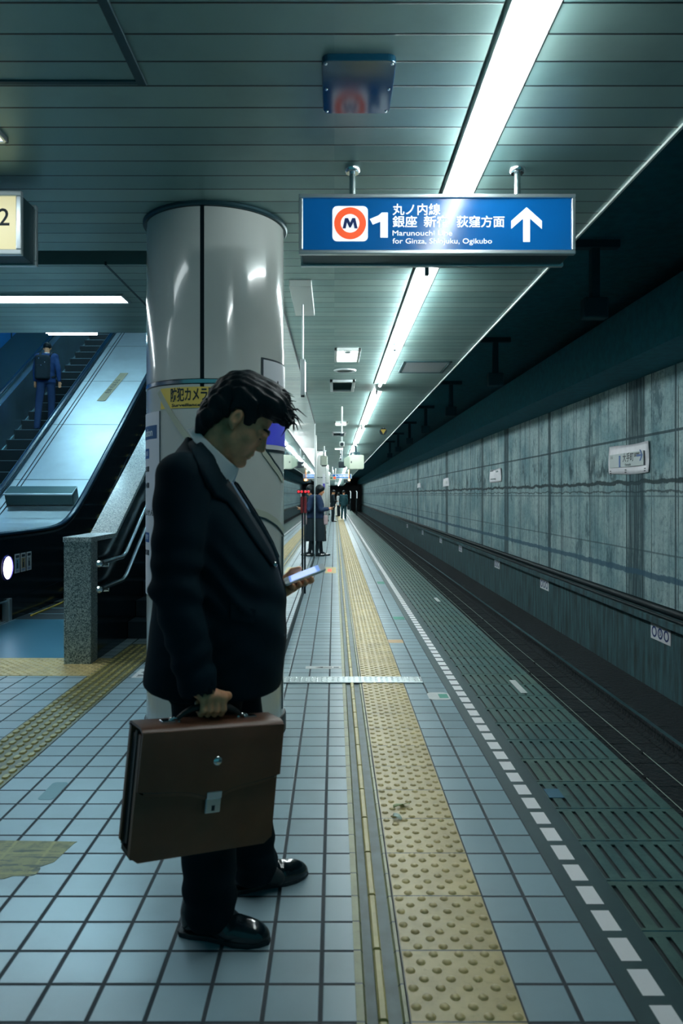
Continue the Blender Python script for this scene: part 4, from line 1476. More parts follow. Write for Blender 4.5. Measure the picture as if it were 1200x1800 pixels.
Rt = Matrix.Translation(c0 + nv * 0.003) @ Matrix(((dv.normalized().x, -1, nv.x, 0), (dv.normalized().y, 0, nv.y, 0), (dv.normalized().z, 0, nv.z, 0), (0, 0, 0, 1)))
text('lettering', '危険 のぼるな', 0.10, Rt, M['ink'], wn, 'CENTER')
# right escalator (seen from its landing)
eb_ = empty('escalator', (-2.9, 8.0, 0), 'escalator with the black balustrade and round white lamp beside the granite parapet', 'escalator', 'escalators')
steps(-3.485, -2.36, 8.05, eb_, M['step'], 3)
MB().box(-3.44, -2.17, 6.156, 8.06, -0.05, 0.004).build('floor_plate', M['plate'], eb_)
b = MB(); esc_panel(b, -3.56, -3.50, 7.2, YT, -0.715, -0.03); b.build('left_balustrade', M['black_gloss'], eb_)
b = MB(); esc_panel(b, -3.508, -3.494, 7.2, YT, -0.722, -0.705); b.build('lower_trim', M['step_edge'], eb_)
b = MB(); esc_panel(b, -3.56, -3.49, 8.04, YT, -0.95, -0.70); b.build('skirt', M['black_gloss'], eb_)
b = MB(); esc_panel(b, -3.385, -3.365, 8.3, YT, -0.93, -0.915); b.build('yellow_edge', M['yellow_line'], eb_)
MB().box(-3.55, -3.47, 7.96, 8.03, 0.0, 0.24).build('balustrade_foot', M['alu'], eb_, bevel=0.004)
b = MB(); esc_panel(b, -2.36, -2.20, 8.4, YT, -0.93, -0.10); b.build('right_balustrade', M['black_gloss'], eb_)
handrail(-3.53, 7.5, YT, eb_, M['handrail'])
b = MB(); esc_panel(b, -3.562, -3.498, 7.4, YT, -0.055, -0.028); b.build('handrail_track', M['chrome'], eb_)
M['round_lamp'] = emission('round_white_lamp', (0.93, 0.93, 1.0), 3.0)
lp = MB().lathe((-3.497, 7.97, 0.571), [(0.0, 0.016), (0.10, 0.012), (0.125, 0.0), (0.0, 0.0)], 32, axis='x').build('round_lamp', M['round_lamp'], eb_, smooth=True, auto=40)
MB().lathe((-3.497, 7.97, 0.571), [(0.122, 0.0), (0.122, 0.012), (0.134, 0.010), (0.136, 0.0)], 32, axis='x').build('lamp_rim', mat('violet_steel_rim', S(70, 60, 160), 0.3, 0.5), lp, smooth=True, auto=40)
for i, (cc, lab) in enumerate(((S(110, 168, 190), 'blue'), (S(170, 150, 110), 'brown'), (S(176, 186, 186), 'pale'))):
    y0_ = 8.16 + 0.158 * i
    sk = empty('safety_sticker', (-3.497, y0_ + 0.06, 0.47), '%s safety sticker on the black balustrade, %s the round lamp' % (lab, ('next to', 'second from', 'third from')[i]), 'sticker', 'safety stickers on the escalator')
    MB().box(-3.499, -3.4965, y0_, y0_ + 0.128, 0.49, 0.70).build('sheet', M['paper'], sk)
    MB().box(-3.4968, -3.4955, y0_ + 0.014, y0_ + 0.114, 0.53, 0.645).build('picture', mat('print_' + lab, cc, 0.5), sk)
    b = MB()
    b.box(-3.4957, -3.4945, y0_ + 0.045, y0_ + 0.08, 0.54, 0.60)
    b.box(-3.4957, -3.4945, y0_ + 0.052, y0_ + 0.073, 0.605, 0.63)
    b.box(-3.4968, -3.4955, y0_ + 0.02, y0_ + 0.108, 0.655, 0.685)
    b.build('pictogram', M['ink'], sk)
    b = MB()
    for zz in (0.503, 0.516):
        b.box(-3.4968, -3.4955, y0_ + 0.02, y0_ + 0.10, zz, zz + 0.006)
    b.build('text_line', M['blue_ink'], sk)
kn = MB().lathe((-2.28, 8.9, 1.0), [(0.0, 0.10), (0.05, 0.085), (0.075, 0.03), (0.05, -0.03), (0.0, -0.05)], 16)
kn.build('newel_end', M['chrome'], eb_, smooth=True)

# ------------------------------------------------------------------ signs on the tunnel wall
M['banner'] = mat('white_plastic_sheet', S(212, 214, 222), 0.4, vary=0.06, vscale=6)


def banner(y0, y1, z0, z1, label, full):
    b = empty('wall_banner', (4.69, (y0 + y1) / 2, z0), label, 'banner', 'white sheeted station banners on the tunnel wall')
    n, m_ = 14, 8
    vs, fs = [], []
    for j in range(m_ + 1):
        for i in range(n + 1):
            yy = y0 + (y1 - y0) * i / n
            zz = z0 + (z1 - z0) * j / m_
            wv = 0.010 * math.sin(9 * zz + 2 * yy) + 0.006 * math.sin(5 * yy)
            vs.append((4.672 + wv, yy, zz + (0.012 * math.sin(3.1 * yy) if j in (0, m_) else 0)))
    for j in range(m_):
        for i in range(n):
            a = j * (n + 1) + i
            fs.append((a, a + n + 1, a + n + 2, a + 1))
    o = MB().add(vs, fs).build('sheet', M['banner'], b, smooth=True)
    sd = o.modifiers.new('solid', 'SOLIDIFY')
    sd.thickness = 0.004
    return b


bn = banner(11.08, 12.70, 1.688, 2.155, 'largest white station banner on the concrete wall, printed with an arrow', True)
MB().box(4.648, 4.655, 11.22, 12.60, 1.80, 2.02).build('station_plate', mat('grey_station_plate', S(168, 182, 184), 0.5), bn)
text('lettering', '大手町', 0.150, facing_left(4.646, 12.02, 1.935), M['ink'], bn, 'LEFT', bold=0.001, fit=0.44)
text('lettering', 'Otemachi', 0.055, facing_left(4.646, 11.93, 1.830), M['ink'], bn, 'LEFT', fit=0.24)
text('lettering', '淡路町', 0.075, facing_left(4.646, 11.56, 1.965), M['ink'], bn, 'LEFT', fit=0.20)
text('lettering', '東京', 0.06, facing_left(4.646, 12.56, 1.97), mat('faint_print', S(140, 150, 152), 0.6), bn, 'LEFT')
arw = [(11.34, 1.945), (11.34, 1.965), (11.28, 1.965)]
ap_ = [(-0.13, 0.016), (0.03, 0.016), (-0.03, 0.085), (0.01, 0.085), (0.09, 0.0), (0.01, -0.085), (-0.03, -0.085), (0.03, -0.016), (-0.13, -0.016)]
MB().prism([(11.33 - p[0], 1.955 + p[1]) for p in ap_], 'x', 4.644, 4.648).build('arrow', M['blue_ink'], bn)
MB().box(4.644, 4.648, 12.12, 12.18, 1.80, 1.99).build('line_mark', M['blue_ink'], bn)
b = MB()
for yy in (11.2, 11.95, 12.6):
    for zz in (1.715, 1.75):
        b.box(4.655, 4.675, yy - 0.012, yy + 0.012, zz - 0.006, zz + 0.006)
b.build('grommet', M['ink'], bn)
bn2 = banner(20.9, 22.4, 1.72, 2.10, 'white sheeted banner on the concrete wall, second from the camera', False)
b = MB()
for yy, zz, w, h in ((21.2, 2.0, 0.3, 0.05), (21.9, 2.04, 0.35, 0.04), (21.6, 1.80, 0.6, 0.03)):
    b.box(4.648, 4.655, yy, yy + w, zz, zz + h)
b.build('torn_patch', M['alu_dark'], bn2)
bn3 = banner(30.5, 32.0, 1.70, 2.05, 'white sheeted banner on the concrete wall, third from the camera', False)
bn4 = banner(40.5, 42.0, 1.75, 2.0, 'white sheeted banner on the concrete wall, fourth and farthest from the camera', False)
for q in (bn3, bn4):
    zq = WLOC[q.name]
    MB().box(4.648, 4.655, zq[1] - 0.3, zq[1] + 0.3, zq[2] + 0.12, zq[2] + 0.24).build('station_plate', M['paper'], q)


def ringx(b, x, cy, cz, r0, r1, n=28):
    vs, fs = [], []
    for k in range(n):
        q = 2 * PI * k / n
        for r, xx in ((r0, x), (r1, x), (r1, x + 0.002), (r0, x + 0.002)):
            vs.append((xx, cy + r * math.cos(q), cz + r * math.sin(q)))
    for k in range(n):
        a, c = 4 * k, 4 * ((k + 1) % n)
        for i in range(4):
            j = (i + 1) % 4
            fs.append((a + i, a + j, c + j, c + i))
    b.add(vs, fs)


for i, (yc, dig, lab) in enumerate(((10.27, '5', 'white number plate with three rings and a 5, low on the wall'), (15.95, '4', 'white three-ring number plate low on the wall, second from the camera'),
                                    (20.6, '3', 'white three-ring number plate low on the wall, third from the camera'), (26.6, '2', 'white three-ring number plate low on the wall, fourth from the camera'),
                                    (31.5, '1', 'white three-ring number plate low on the wall, fifth from the camera'), (38.0, '', 'white three-ring number plate low on the wall, sixth from the camera'), (46.0, '', 'white three-ring number plate low on the wall, farthest from the camera'))):
    npz = empty('number_plate', (4.498, yc, -0.675), lab, 'sign', 'ring number plates along the track')
    MB().box(4.488, 4.501, yc - 0.31, yc + 0.31, -0.675, -0.455).build('plate', M['sheet_white'], npz, bevel=0.003)
    b = MB()
    for d in (-0.19, 0.0, 0.19):
        ringx(b, 4.4855, yc + d, -0.565, 0.052, 0.078)
    b.build('ring', M['sign_ink'], npz)
    if dig and i < 1:
        text('digit', dig, 0.085, facing_left(4.4865, yc, -0.565), M['ink'], npz, 'CENTER', bold=0.001)

# ------------------------------------------------------------------ things lying on the floor
def sticker(name, x0, x1, y0, y1, m, label, z=0.0, cat='sticker', group=None):
    o = MB().box(x0, x1, y0, y1, z - 0.0005, z + 0.0012).build(name, m)
    return tag(o, label, cat, group)


M['cover_strip'] = mat('studded_metal_cover', S(190, 202, 204), 0.3, 0.8, bump=0.8, bscale=70, bdist=0.004)
dc = empty('cover_strip', (0.13, 5.42, 0), 'studded metal cover strip laid across the platform tiles and tactile strip', 'cover')
MB().box(-0.39, 0.638, 5.335, 5.505, 0.0, 0.010).build('plate', M['cover_strip'], dc, bevel=0.004)
b = MB()
for i in range(26):
    for j in range(3):
        b.lathe((-0.36 + 0.039 * i, 5.37 + 0.05 * j, 0.010), [(0.011, 0.0), (0.008, 0.003), (0, 0.0035)], 8)
b.build('stud', M['cover_strip'], dc, smooth=True, fix=False)['kind'] = 'stuff'
s1 = sticker('arrow_sticker', -0.225, 0.052, 5.785, 5.875, M['paper'], 'long white sticker with an arrow on the tiles before the metal cover strip')
MB().prism([(-0.15, 5.83), (-0.09, 5.85), (-0.09, 5.836), (-0.02, 5.836), (-0.02, 5.824), (-0.09, 5.824), (-0.09, 5.81)], 'z', 0.001, 0.0018).build('arrow', M['ink'], s1)
MB().box(-0.005, 0.035, 5.815, 5.845, 0.001, 0.0018).build('print', M['alu_dark'], s1)
M['green'] = mat('green_print', S(60, 150, 130), 0.5)
s2 = tag(MB().prism(rounded(0.628, 0.772, 4.91, 5.09, 0.04), 'z', -0.0005, 0.0012).build('round_sticker', M['paper']), 'white rounded sticker with a green print on the edge tiles', 'sticker')
MB().box(0.70, 0.76, 4.95, 5.05, 0.001, 0.0018).build('green_print', M['green'], s2)
sticker('orange_sticker', 0.497, 0.632, 6.80, 6.95, mat('orange_print', S(206, 170, 120), 0.5), 'pale orange sticker on the edge tiles beside the tactile strip')
sticker('green_sticker', 0.645, 0.765, 8.08, 8.26, M['green'], 'green sticker on the edge tiles, nearer of the two')
sticker('green_sticker', 0.66, 0.765, 11.3, 11.6, M['green'], 'green sticker on the edge tiles, farther of the two')
s3 = sticker('yellow_sticker', -0.16, 0.03, 12.85, 13.9, mat('yellow_print', S(222, 204, 140), 0.5), 'pale yellow sticker with orange marks on the floor beyond the smartphone')
MB().box(-0.12, -0.05, 13.1, 13.6, 0.001, 0.0018).build('orange_print', M['sign_orange'], s3)
s4 = sticker('arrow_label', -1.50, -1.375, 5.50, 5.78, M['paper'], 'white label with a black arrow on the tiles right of the bar tactile path')
MB().prism([(-1.47, 5.66), (-1.437, 5.74), (-1.404, 5.66), (-1.428, 5.66), (-1.428, 5.62), (-1.446, 5.62), (-1.446, 5.66)], 'z', 0.001, 0.0018).build('arrow', M['ink'], s4)
b = MB().box(-1.47, -1.405, 5.53, 5.545, 0.001, 0.0018).box(-1.47, -1.405, 5.56, 5.59, 0.001, 0.0018)
b.build('print', M['ink'], s4)
# torn yellow floor sticker at the lower left
ty = MB()
ty.prism([(-1.62, 2.60), (-1.16, 2.62), (-1.035, 2.735), (-1.03, 2.74), (-1.008, 2.885), (-1.00, 2.90), (-1.62, 2.92)], 'z', -0.0005, 0.0012)
ty.prism(rounded(-1.165, -1.060, 2.640, 2.705, 0.02), 'z', -0.0005, 0.0010)
M['torn'] = None
n = NT('torn_yellow_sticker')
p, x, y, z = n.xyz()
g = n.v('MAXIMUM', n.line(x, -0.0366, 0.15, 0.012), n.line(y, 1.906, 0.15, 0.010))
w = n.noise(26, 5, 0.7)
pr_ = n.v('MULTIPLY', n.v('GREATER_THAN', n.noise(16, 2, 0.5, (0.5, 2.2, 1)), 0.60), 0.75)
c = n.mix(n.ramp(w, 0.4, 0.7), S(150, 152, 96), S(112, 124, 86))
c = n.mix(n.v('MULTIPLY', g, 0.6), c, S(176, 172, 104))
c = n.mix(pr_, c, S(58, 80, 66))
n.set(color=c, rough=0.55)
o = ty.build('torn_sticker', n.m)
tag(o, 'torn worn yellow sticker on the tiles at the lower left', 'sticker')
tag(MB().prism(rounded(-1.318, -1.245, 3.30, 3.50, 0.02), 'z', -0.0005, 0.0010).build('faded_sticker', mat('faded_teal', S(100, 146, 156), 0.5)), 'small faded blue-green sticker on the tiles left of the briefcase', 'sticker')
for (x, y, r, lab, cc, nm) in ((0.290, 3.22, 0.5, 'long green-white leaf scrap on the tactile strip, upper one', S(186, 200, 150), 'leaf_scrap'), (0.262, 3.10, -0.9, 'small crumpled white paper scrap on the tactile strip', S(206, 226, 216), 'paper_scrap')):
    b = MB()
    n_ = 8
    vs, fs = [], []
    for i in range(n_ + 1):
        t = i / n_
        ln = 0.085 if 'leaf' in nm else 0.05
        w_ = (0.012 if 'leaf' in nm else 0.018) * math.sin(PI * min(max(t, 0.06), 0.94))
        for sgn in (-1, 1):
            u, v_ = (t - 0.5) * ln, sgn * w_
            vs.append((x + u * math.cos(r) - v_ * math.sin(r), y + u * math.sin(r) + v_ * math.cos(r), 0.0085 + 0.006 * math.sin(5 * t + sgn) + 0.004))
    for i in range(n_):
        fs.append((2 * i, 2 * i + 2, 2 * i + 3, 2 * i + 1))
    o = b.add(vs, fs).build(nm, mat(nm, cc, 0.6), smooth=True)
    sd = o.modifiers.new('solid', 'SOLIDIFY'); sd.thickness = 0.0012
    tag(o, lab, 'scrap')
gp_ = empty('edge_marker', (1.30, 5.25, 0), 'small white plate screwed on the edge blocks near the track, nearer of the two', 'marker', 'edge markers')
MB().box(1.268, 1.315, 5.07, 5.42, -0.001, 0.004).build('plate', M['paper'], gp_, bevel=0.002)
gp2 = copy_tree(gp_, (1.33, 9.6, 0), 'small white plate screwed on the edge blocks near the track, farther of the two')
gp3 = empty('blue_marker', (0.99, 3.15, 0), 'small faded blue mark on the edge blocks beside the white dashes', 'marker')
MB().box(0.958, 1.025, 3.32, 3.42, -0.001, 0.0025).build('plate', mat('faded_blue_mark', S(40, 96, 120), 0.5), gp3)
# ------------------------------------------------------------------ the man with the briefcase
M['skin'] = mat('skin', S(230, 164, 122), 0.5, vary=0.10, vscale=30, bump=0.15, bscale=300, bdist=0.001)
M['hair'] = mat('black_hair', S(4, 20, 26), 0.48, spec=0.3, bump=0.5, bscale=160, bdist=0.003, stretch=(1, 1, 0.3))
M['suit'] = mat('dark_teal_navy_suit', S(0, 29, 39), 0.85, vary=0.12, vscale=6, bump=0.2, bscale=900, bdist=0.0006, spec=0.15)
M['suit_dark'] = mat('dark_suit_trousers', S(0, 24, 32), 0.88, vary=0.12, vscale=6, spec=0.12)
M['shirt'] = mat('white_cotton_shirt', (0.88, 0.91, 0.93), 0.7)
M['shoe'] = mat('black_polished_leather', S(7, 26, 32), 0.16, spec=0.7, bump=0.2, bscale=30, bdist=0.003)
M['leather'] = mat('brown_briefcase_leather', S(106, 70, 50), 0.42, vary=0.16, vscale=5, bump=0.35, bscale=240, bdist=0.0012, spec=0.5)
M['leather_dark'] = mat('dark_briefcase_leather', S(40, 42, 42), 0.5, vary=0.15, vscale=5)

MY = 2.40                                                     # the man's middle plane
man = empty('person', (-0.36, MY, 0), 'man in dark navy suit with bowed head, holding a brown briefcase and a smartphone', 'person')

# --- head frame: origin at the ear, f forward, l to his left (+Y), u up
th = math.radians(37.5)
EAR = np.array([-0.310, MY - 0.012, 1.583])
yawh = math.radians(4)
HF = np.array([math.cos(th) * math.cos(yawh), math.sin(yawh), -math.sin(th)])
HU = np.array([math.sin(th) * math.cos(yawh), math.sin(yawh) * math.sin(th), math.cos(th)])
HU = HU - HF * (HU @ HF)
HU /= np.linalg.norm(HU)
HL = np.cross(HU, HF)
HR = np.stack([HF, HL, HU])                                   # rows: world -> head


def hp(f, l, u):
    return EAR + HF * f + HL * l + HU * u


def hell(c, r):
    return ell(hp(*c), r, HR)


def hrc(a, b, ra, rb):
    return rc(hp(*a), hp(*b), ra, rb)


# --- hand helper: palm and five fingers as round bars inside a field
def finger(fd, pts, r0, r1, k=0.004):
    n = len(pts) - 1
    for i in range(n):
        a = r0 + (r1 - r0) * i / n
        b_ = r0 + (r1 - r0) * (i + 1) / n
        fd.add(rc(pts[i], pts[i + 1], a, b_), k if i else 0.007)


# briefcase frame
BL, BR = np.array([-0.527, 1.970, 0.545]), np.array([-0.171, 2.190, 0.503])
bw = BR - BL
bw /= np.linalg.norm(bw)
bn_ = np.array([bw[1], -bw[0], 0.0])
bn_ /= np.linalg.norm(bn_)                                    # out of the front face
bu = np.cross(bn_, bw)
bu = bu / np.linalg.norm(bu)
if bu[2] < 0:
    bu = -bu
BC = (BL + BR) / 2
BH, BWD, BD = 0.340, float(np.linalg.norm(BR - BL)), 0.105


def bp(w, n, u):
    """briefcase point: w along the face from its middle, n out of the face, u up from its middle"""
    return BC + bw * w + bn_ * n + bu * u


HC = bp(0.0, -0.045, BH / 2 + 0.052)                          # middle of the grip
# phone frame
PC = np.array([-0.098, 2.45, 1.088])
PL = np.array([0.130, 0.010, 0.050]); PL /= np.linalg.norm(PL)
PS = np.array([-0.28, 0.945, 0.14]); PS -= PL * (PS @ PL); PS /= np.linalg.norm(PS)
PN = np.cross(PL, PS)
if PN[2] < 0:
    PN = -PN


def pp(a, b_, c):
    return PC + PL * a + PS * b_ + PN * c


SN, EN, WN = np.array([-0.445, 2.200, 1.395]), np.array([-0.458, 2.140, 1.09]), np.array([-0.388, 2.118, 0.815])
SF, EF = np.array([-0.43, 2.600, 1.390]), np.array([-0.42, 2.665, 1.10])
WF = pp(-0.125, 0.012, -0.035)
HIPN, KNN, ANN = np.array([-0.395, 2.315, 0.82]), np.array([-0.392, 2.290, 0.48]), np.array([-0.392, 2.283, 0.09])
HIPF, KNF, ANF = np.array([-0.375, 2.490, 0.82]), np.array([-0.325, 2.520, 0.48]), np.array([-0.285, 2.548, 0.09])

bd = Field(axis(-0.62, 0.006, -0.46, 0.003, -0.02), axis(2.03, 0.0034, 2.50, 0.006, 2.74),
           axis(0.02, 0.012, 0.655, 0.0028, 0.83, 0.010, 1.03, 0.003, 1.145, 0.010, 1.42, 0.0026, 1.74))
# trunk and limbs
bd.add(loft([(0.80, -0.50, -0.26, MY, 0.155), (0.95, -0.53, -0.20, MY, 0.17), (1.10, -0.53, -0.21, MY, 0.175), (1.25, -0.53, -0.27, MY, 0.17), (1.38, -0.51, -0.34, MY, 0.15), (1.46, -0.47, -0.36, MY, 0.09)]))
bd.add(rc((-0.43, 2.25, 1.40), (-0.43, 2.55, 1.40), 0.055, 0.055), 0.04)
bd.add(rc(SN, EN, 0.056, 0.043), 0.03).add(rc(EN, WN, 0.043, 0.029), 0.01)
bd.add(rc(SF, EF, 0.056, 0.043), 0.03).add(rc(EF, WF, 0.043, 0.029), 0.01)
for hip, kn, an in ((HIPN, KNN, ANN), (HIPF, KNF, ANF)):
    bd.add(rc(hip, kn, 0.095, 0.062), 0.05).add(rc(kn, an, 0.060, 0.042), 0.02)
    bd.add(rc(an, an + np.array([0.09, 0, -0.052]), 0.034, 0.018), 0.02)
# neck and head
bd.add(rc((-0.415, MY, 1.42), hp(-0.022, 0, -0.055), 0.064, 0.055), 0.04)
bd.add(hell((-0.008, 0, 0.052), (0.098, 0.077, 0.086)), 0.02)
bd.add(hell((0.036, 0, -0.022), (0.066, 0.064, 0.084)), 0.02)
for sg in (-1, 1):
    bd.add(hrc((0.004, 0.052 * sg, -0.048), (0.072, 0.016 * sg, -0.096), 0.019, 0.017), 0.02)
    bd.add(hell((0.062, 0.044 * sg, -0.014), (0.024, 0.021, 0.020)), 0.016)
    bd.add(hrc((0.094, 0.012 * sg, 0.026), (0.074, 0.047 * sg, 0.026), 0.0105, 0.009), 0.010)
    bd.sub(hell((0.098, 0.032 * sg, 0.008), (0.017, 0.017, 0.011)), 0.010)
    bd.add(hell((0.081, 0.031 * sg, 0.007), (0.0125, 0.014, 0.011)), 0.004)
    bd.add(hell((0.104, 0.0125 * sg, -0.028), (0.011, 0.008, 0.008)), 0.005)
    # ear: rim, bowl, lobe
    bd.add(ell(hp(-0.006, 0.079 * sg, 0.004), (0.0185, 0.010, 0.031), HR), 0.006)
    bd.sub(ell(hp(-0.003, 0.090 * sg, 0.006), (0.0095, 0.008, 0.017), HR), 0.004)
    bd.add(ell(hp(0.004, 0.078 * sg, -0.024), (0.008, 0.006, 0.010), HR), 0.005)
bd.add(hell((0.083, 0, -0.096), (0.021, 0.022, 0.018)), 0.016)
bd.add(hrc((0.094, 0, 0.020), (0.1135, 0, -0.021), 0.0085, 0.0115), 0.009)
bd.add(hrc((0.097, -0.015, -0.054), (0.097, 0.015, -0.054), 0.0085, 0.0085), 0.008)
bd.add(hrc((0.094, -0.013, -0.067), (0.094, 0.013, -0.067), 0.0085, 0.0085), 0.006)
bd.sub(hrc((0.106, -0.02, -0.0605), (0.106, 0.02, -0.0605), 0.0035, 0.0035), 0.003)
# right hand round the briefcase grip
zz = np.array([0, 0, 1.0])
for i, (off, ln) in enumerate(((-0.031, 0.86), (-0.0105, 0.97), (0.0105, 1.0), (0.031, 0.95))):
    K = HC + bw * off + bn_ * 0.023 + zz * (0.030 + 0.004 * (1.5 - abs(i - 1.5)))
    bd.add(rc(WN + bw * off * 0.45 - zz * 0.012, K, 0.0185, 0.0125), 0.010)
    finger(bd, [K, HC + bw * off + bn_ * 0.0225 - zz * 0.004 * ln, HC + bw * off + bn_ * 0.004 - zz * 0.021 * ln, HC + bw * off - bn_ * 0.019 - zz * 0.010, HC + bw * off - bn_ * 0.024 + zz * 0.008 * ln], 0.0098, 0.0078)
finger(bd, [WN + bw * 0.020 - zz * 0.022, HC + bw * 0.052 + bn_ * 0.004 + zz * 0.030, HC + bw * 0.050 - bn_ * 0.016 + zz * 0.012, HC + bw * 0.036 - bn_ * 0.028 - zz * 0.002], 0.0135, 0.0088)
# left hand under the phone: palm below, fingertips round the near edge, thumb on the far edge
bd.add(rc(WF, pp(-0.055, 0.010, -0.024), 0.026, 0.021), 0.012)
for i, a in enumerate((-0.052, -0.031, -0.010, 0.011)):
    ln = (0.86, 0.97, 1.0, 0.94)[i]
    K = pp(a - 0.012, 0.004, -0.020)
    bd.add(rc(pp(-0.075 + i * 0.010, 0.020, -0.028), K, 0.016, 0.0115), 0.010)
    finger(bd, [K, pp(a - 0.002, -0.026, -0.0195), pp(a + 0.004, -0.042 - 0.004 * ln, -0.0125), pp(a + 0.006, -0.046, -0.006 + 0.002 * ln)], 0.0095, 0.0072)
finger(bd, [pp(-0.085, 0.034, -0.022), pp(-0.060, 0.052, -0.004), pp(-0.034, 0.049, 0.011), pp(-0.008, 0.039, 0.013)], 0.0135, 0.0088)
body = bd.build('body', M['skin'], man, 2)
del bd

# eyes stay nearly shut: two dark lash lines and brows
b = MB()
for sg in (-1, 1):
    b.tube([hp(0.0865, 0.019 * sg, 0.002), hp(0.0925, 0.030 * sg, -0.0005), hp(0.083, 0.043 * sg, 0.002)], [0.0012, 0.0022, 0.0014], 6)
b.build('lashes', M['hair'], man, smooth=True)
b = MB()
for sg in (-1, 1):
    b.tube([hp(0.102, 0.014 * sg, 0.028), hp(0.099, 0.030 * sg, 0.035), hp(0.082, 0.050 * sg, 0.030)], [0.004, 0.0052, 0.0028], 8)
b.build('eyebrows', M['hair'], man, smooth=True)

# --- hair: thick, swept forward over the brow
hf = Field(axis(-0.47, 0.003, -0.10), axis(MY - 0.14, 0.003, MY + 0.13), axis(1.50, 0.003, 1.78))
hf.add(hell((-0.012, 0, 0.064), (0.116, 0.092, 0.098)))


def hair_zone(x, y, z):
    px_, py_, pz_ = x - EAR[0], y - EAR[1], z - EAR[2]
    f = HR[0][0] * px_ + HR[0][1] * py_ + HR[0][2] * pz_
    l = HR[1][0] * px_ + HR[1][1] * py_ + HR[1][2] * pz_
    u = HR[2][0] * px_ + HR[2][1] * py_ + HR[2][2] * pz_
    top = np.maximum(0.060 + 0.25 * np.maximum(f - 0.04, 0) - u, -1)
    side = np.maximum(0.028 - u, f - 0.050)
    back = np.maximum(f + 0.024, -0.078 - u + 0.25 * (f + 0.10))
    burn = np.maximum(np.abs(f - 0.026) - 0.0125 - 0.10 * np.maximum(u + 0.02, 0), -0.030 - u)
    d = np.minimum(np.minimum(top, side), np.minimum(back, burn))
    # clear the ear
    ear = np.sqrt(((f + 0.004) / 0.022) ** 2 + ((u - 0.002) / 0.034) ** 2) - 1
    return np.maximum(d, -ear * 0.022)


hf.keep(hair_zone, 0.008)
for a, b_, ra, rb in (((-0.325, 1.700), (-0.285, 1.712), 0.034, 0.032), ((-0.285, 1.690), (-0.215, 1.672), 0.046, 0.044),
                      ((-0.245, 1.680), (-0.180, 1.655), 0.036, 0.036), ((-0.185, 1.655), (-0.158, 1.615), 0.034, 0.024),
                      ((-0.36, 1.67), (-0.395, 1.62), 0.040, 0.034), ((-0.395, 1.62), (-0.425, 1.572), 0.034, 0.016)):
    for yy in (-0.045, 0.0, 0.04):
        hf.add(rc((a[0], MY - 0.012 + yy, a[1] - 0.6 * yy * yy / 0.05), (b_[0], MY - 0.012 + yy * 0.9, b_[1] - 0.6 * yy * yy / 0.05), ra, rb), 0.02)
hf.move(lambda x, y, z: 0.0022 * np.sin(150 * (x * 0.55 + z * 0.75) + 90 * y + 6 * np.sin(30 * y)) + 0.0018 * np.sin(260 * y + 60 * (z - x)))
hair = hf.build('hair', M['hair'], man, 1)
del hf
# loose strands that break the outline
b = MB()
rr = random.Random(3)
for i in range(230):
    t = rr.random()
    pts = [(-0.415, 1.640), (-0.385, 1.690), (-0.345, 1.722), (-0.30, 1.730), (-0.25, 1.715), (-0.20, 1.690), (-0.165, 1.655), (-0.145, 1.615)]
    q = t * (len(pts) - 1)
    j = min(int(q), len(pts) - 2)
    w = q - j
    x = pts[j][0] * (1 - w) + pts[j + 1][0] * w
    z = pts[j][1] * (1 - w) + pts[j + 1][1] * w
    yy = MY - 0.012 + rr.uniform(-0.07, 0.06)
    x += rr.uniform(-0.01, 0.004)
    z -= 5.5 * (yy - MY + 0.012) ** 2 + rr.uniform(0.004, 0.02)
    ang = -0.2 - 1.25 * max(0, (t - 0.45)) * 1.5 + rr.uniform(-0.35, 0.35) + (0.5 if t < 0.4 else 0)
    ln = rr.uniform(0.025, 0.06) * (1.25 if t > 0.6 else 1.0)
    if t > 0.72:
        ang += rr.uniform(-0.2, 1.1)
    p0 = Vector((x, yy, z))
    p1 = p0 + Vector((math.cos(ang) * ln * 0.5, rr.uniform(-0.008, 0.008), math.sin(ang) * ln * 0.5 + 0.003))
    ang -= rr.uniform(0.3, 0.9)
    p2 = p1 + Vector((math.cos(ang) * ln * 0.55, rr.uniform(-0.008, 0.008), math.sin(ang) * ln * 0.55))
    b.tube([p0, p1, p2], [0.0042, 0.0030, 0.0006], 5)
b.build('loose_strands', M['hair'], hair, smooth=True)['kind'] = 'stuff'

# --- jacket
JR = [(0.690, -0.606, -0.196, MY, 0.225), (0.740, -0.608, -0.170, MY, 0.232), (0.832, -0.597, -0.160, MY, 0.236), (0.892, -0.588, -0.155, MY, 0.238),
      (0.952, -0.582, -0.154, MY, 0.238), (0.996, -0.576, -0.156, MY, 0.236), (1.075, -0.572, -0.164, MY, 0.230), (1.167, -0.572, -0.186, MY, 0.222),
      (1.258, -0.572, -0.234, MY, 0.215), (1.319, -0.570, -0.272, MY, 0.205), (1.40, -0.552, -0.325, MY, 0.185), (1.45, -0.530, -0.355, MY, 0.140), (1.50, -0.497, -0.372, MY, 0.095), (1.535, -0.468, -0.395, MY, 0.070)]
jf = Field(axis(-0.66, 0.0058, -0.10), axis(2.03, 0.0058, 2.75), axis(0.70, 0.0058, 1.60))
jf.add(loft(JR))
jf.add(rc((-0.425, MY - 0.06, 1.462), SN + np.array([0, 0.015, 0.004]), 0.055, 0.074), 0.035)
jf.add(rc((-0.425, MY + 0.06, 1.462), SF - np.array([0, 0.015, -0.004]), 0.055, 0.074), 0.035)
CUFF = WN + (WN - EN) / np.linalg.norm(WN - EN) * 0.012
jf.add(rc(SN, EN, 0.084, 0.070), 0.014).add(rc(EN, CUFF, 0.070, 0.055), 0.010)
jf.add(rc(SF, EF, 0.084, 0.070), 0.014).add(rc(EF, WF - PL * 0.02, 0.070, 0.052), 0.010)
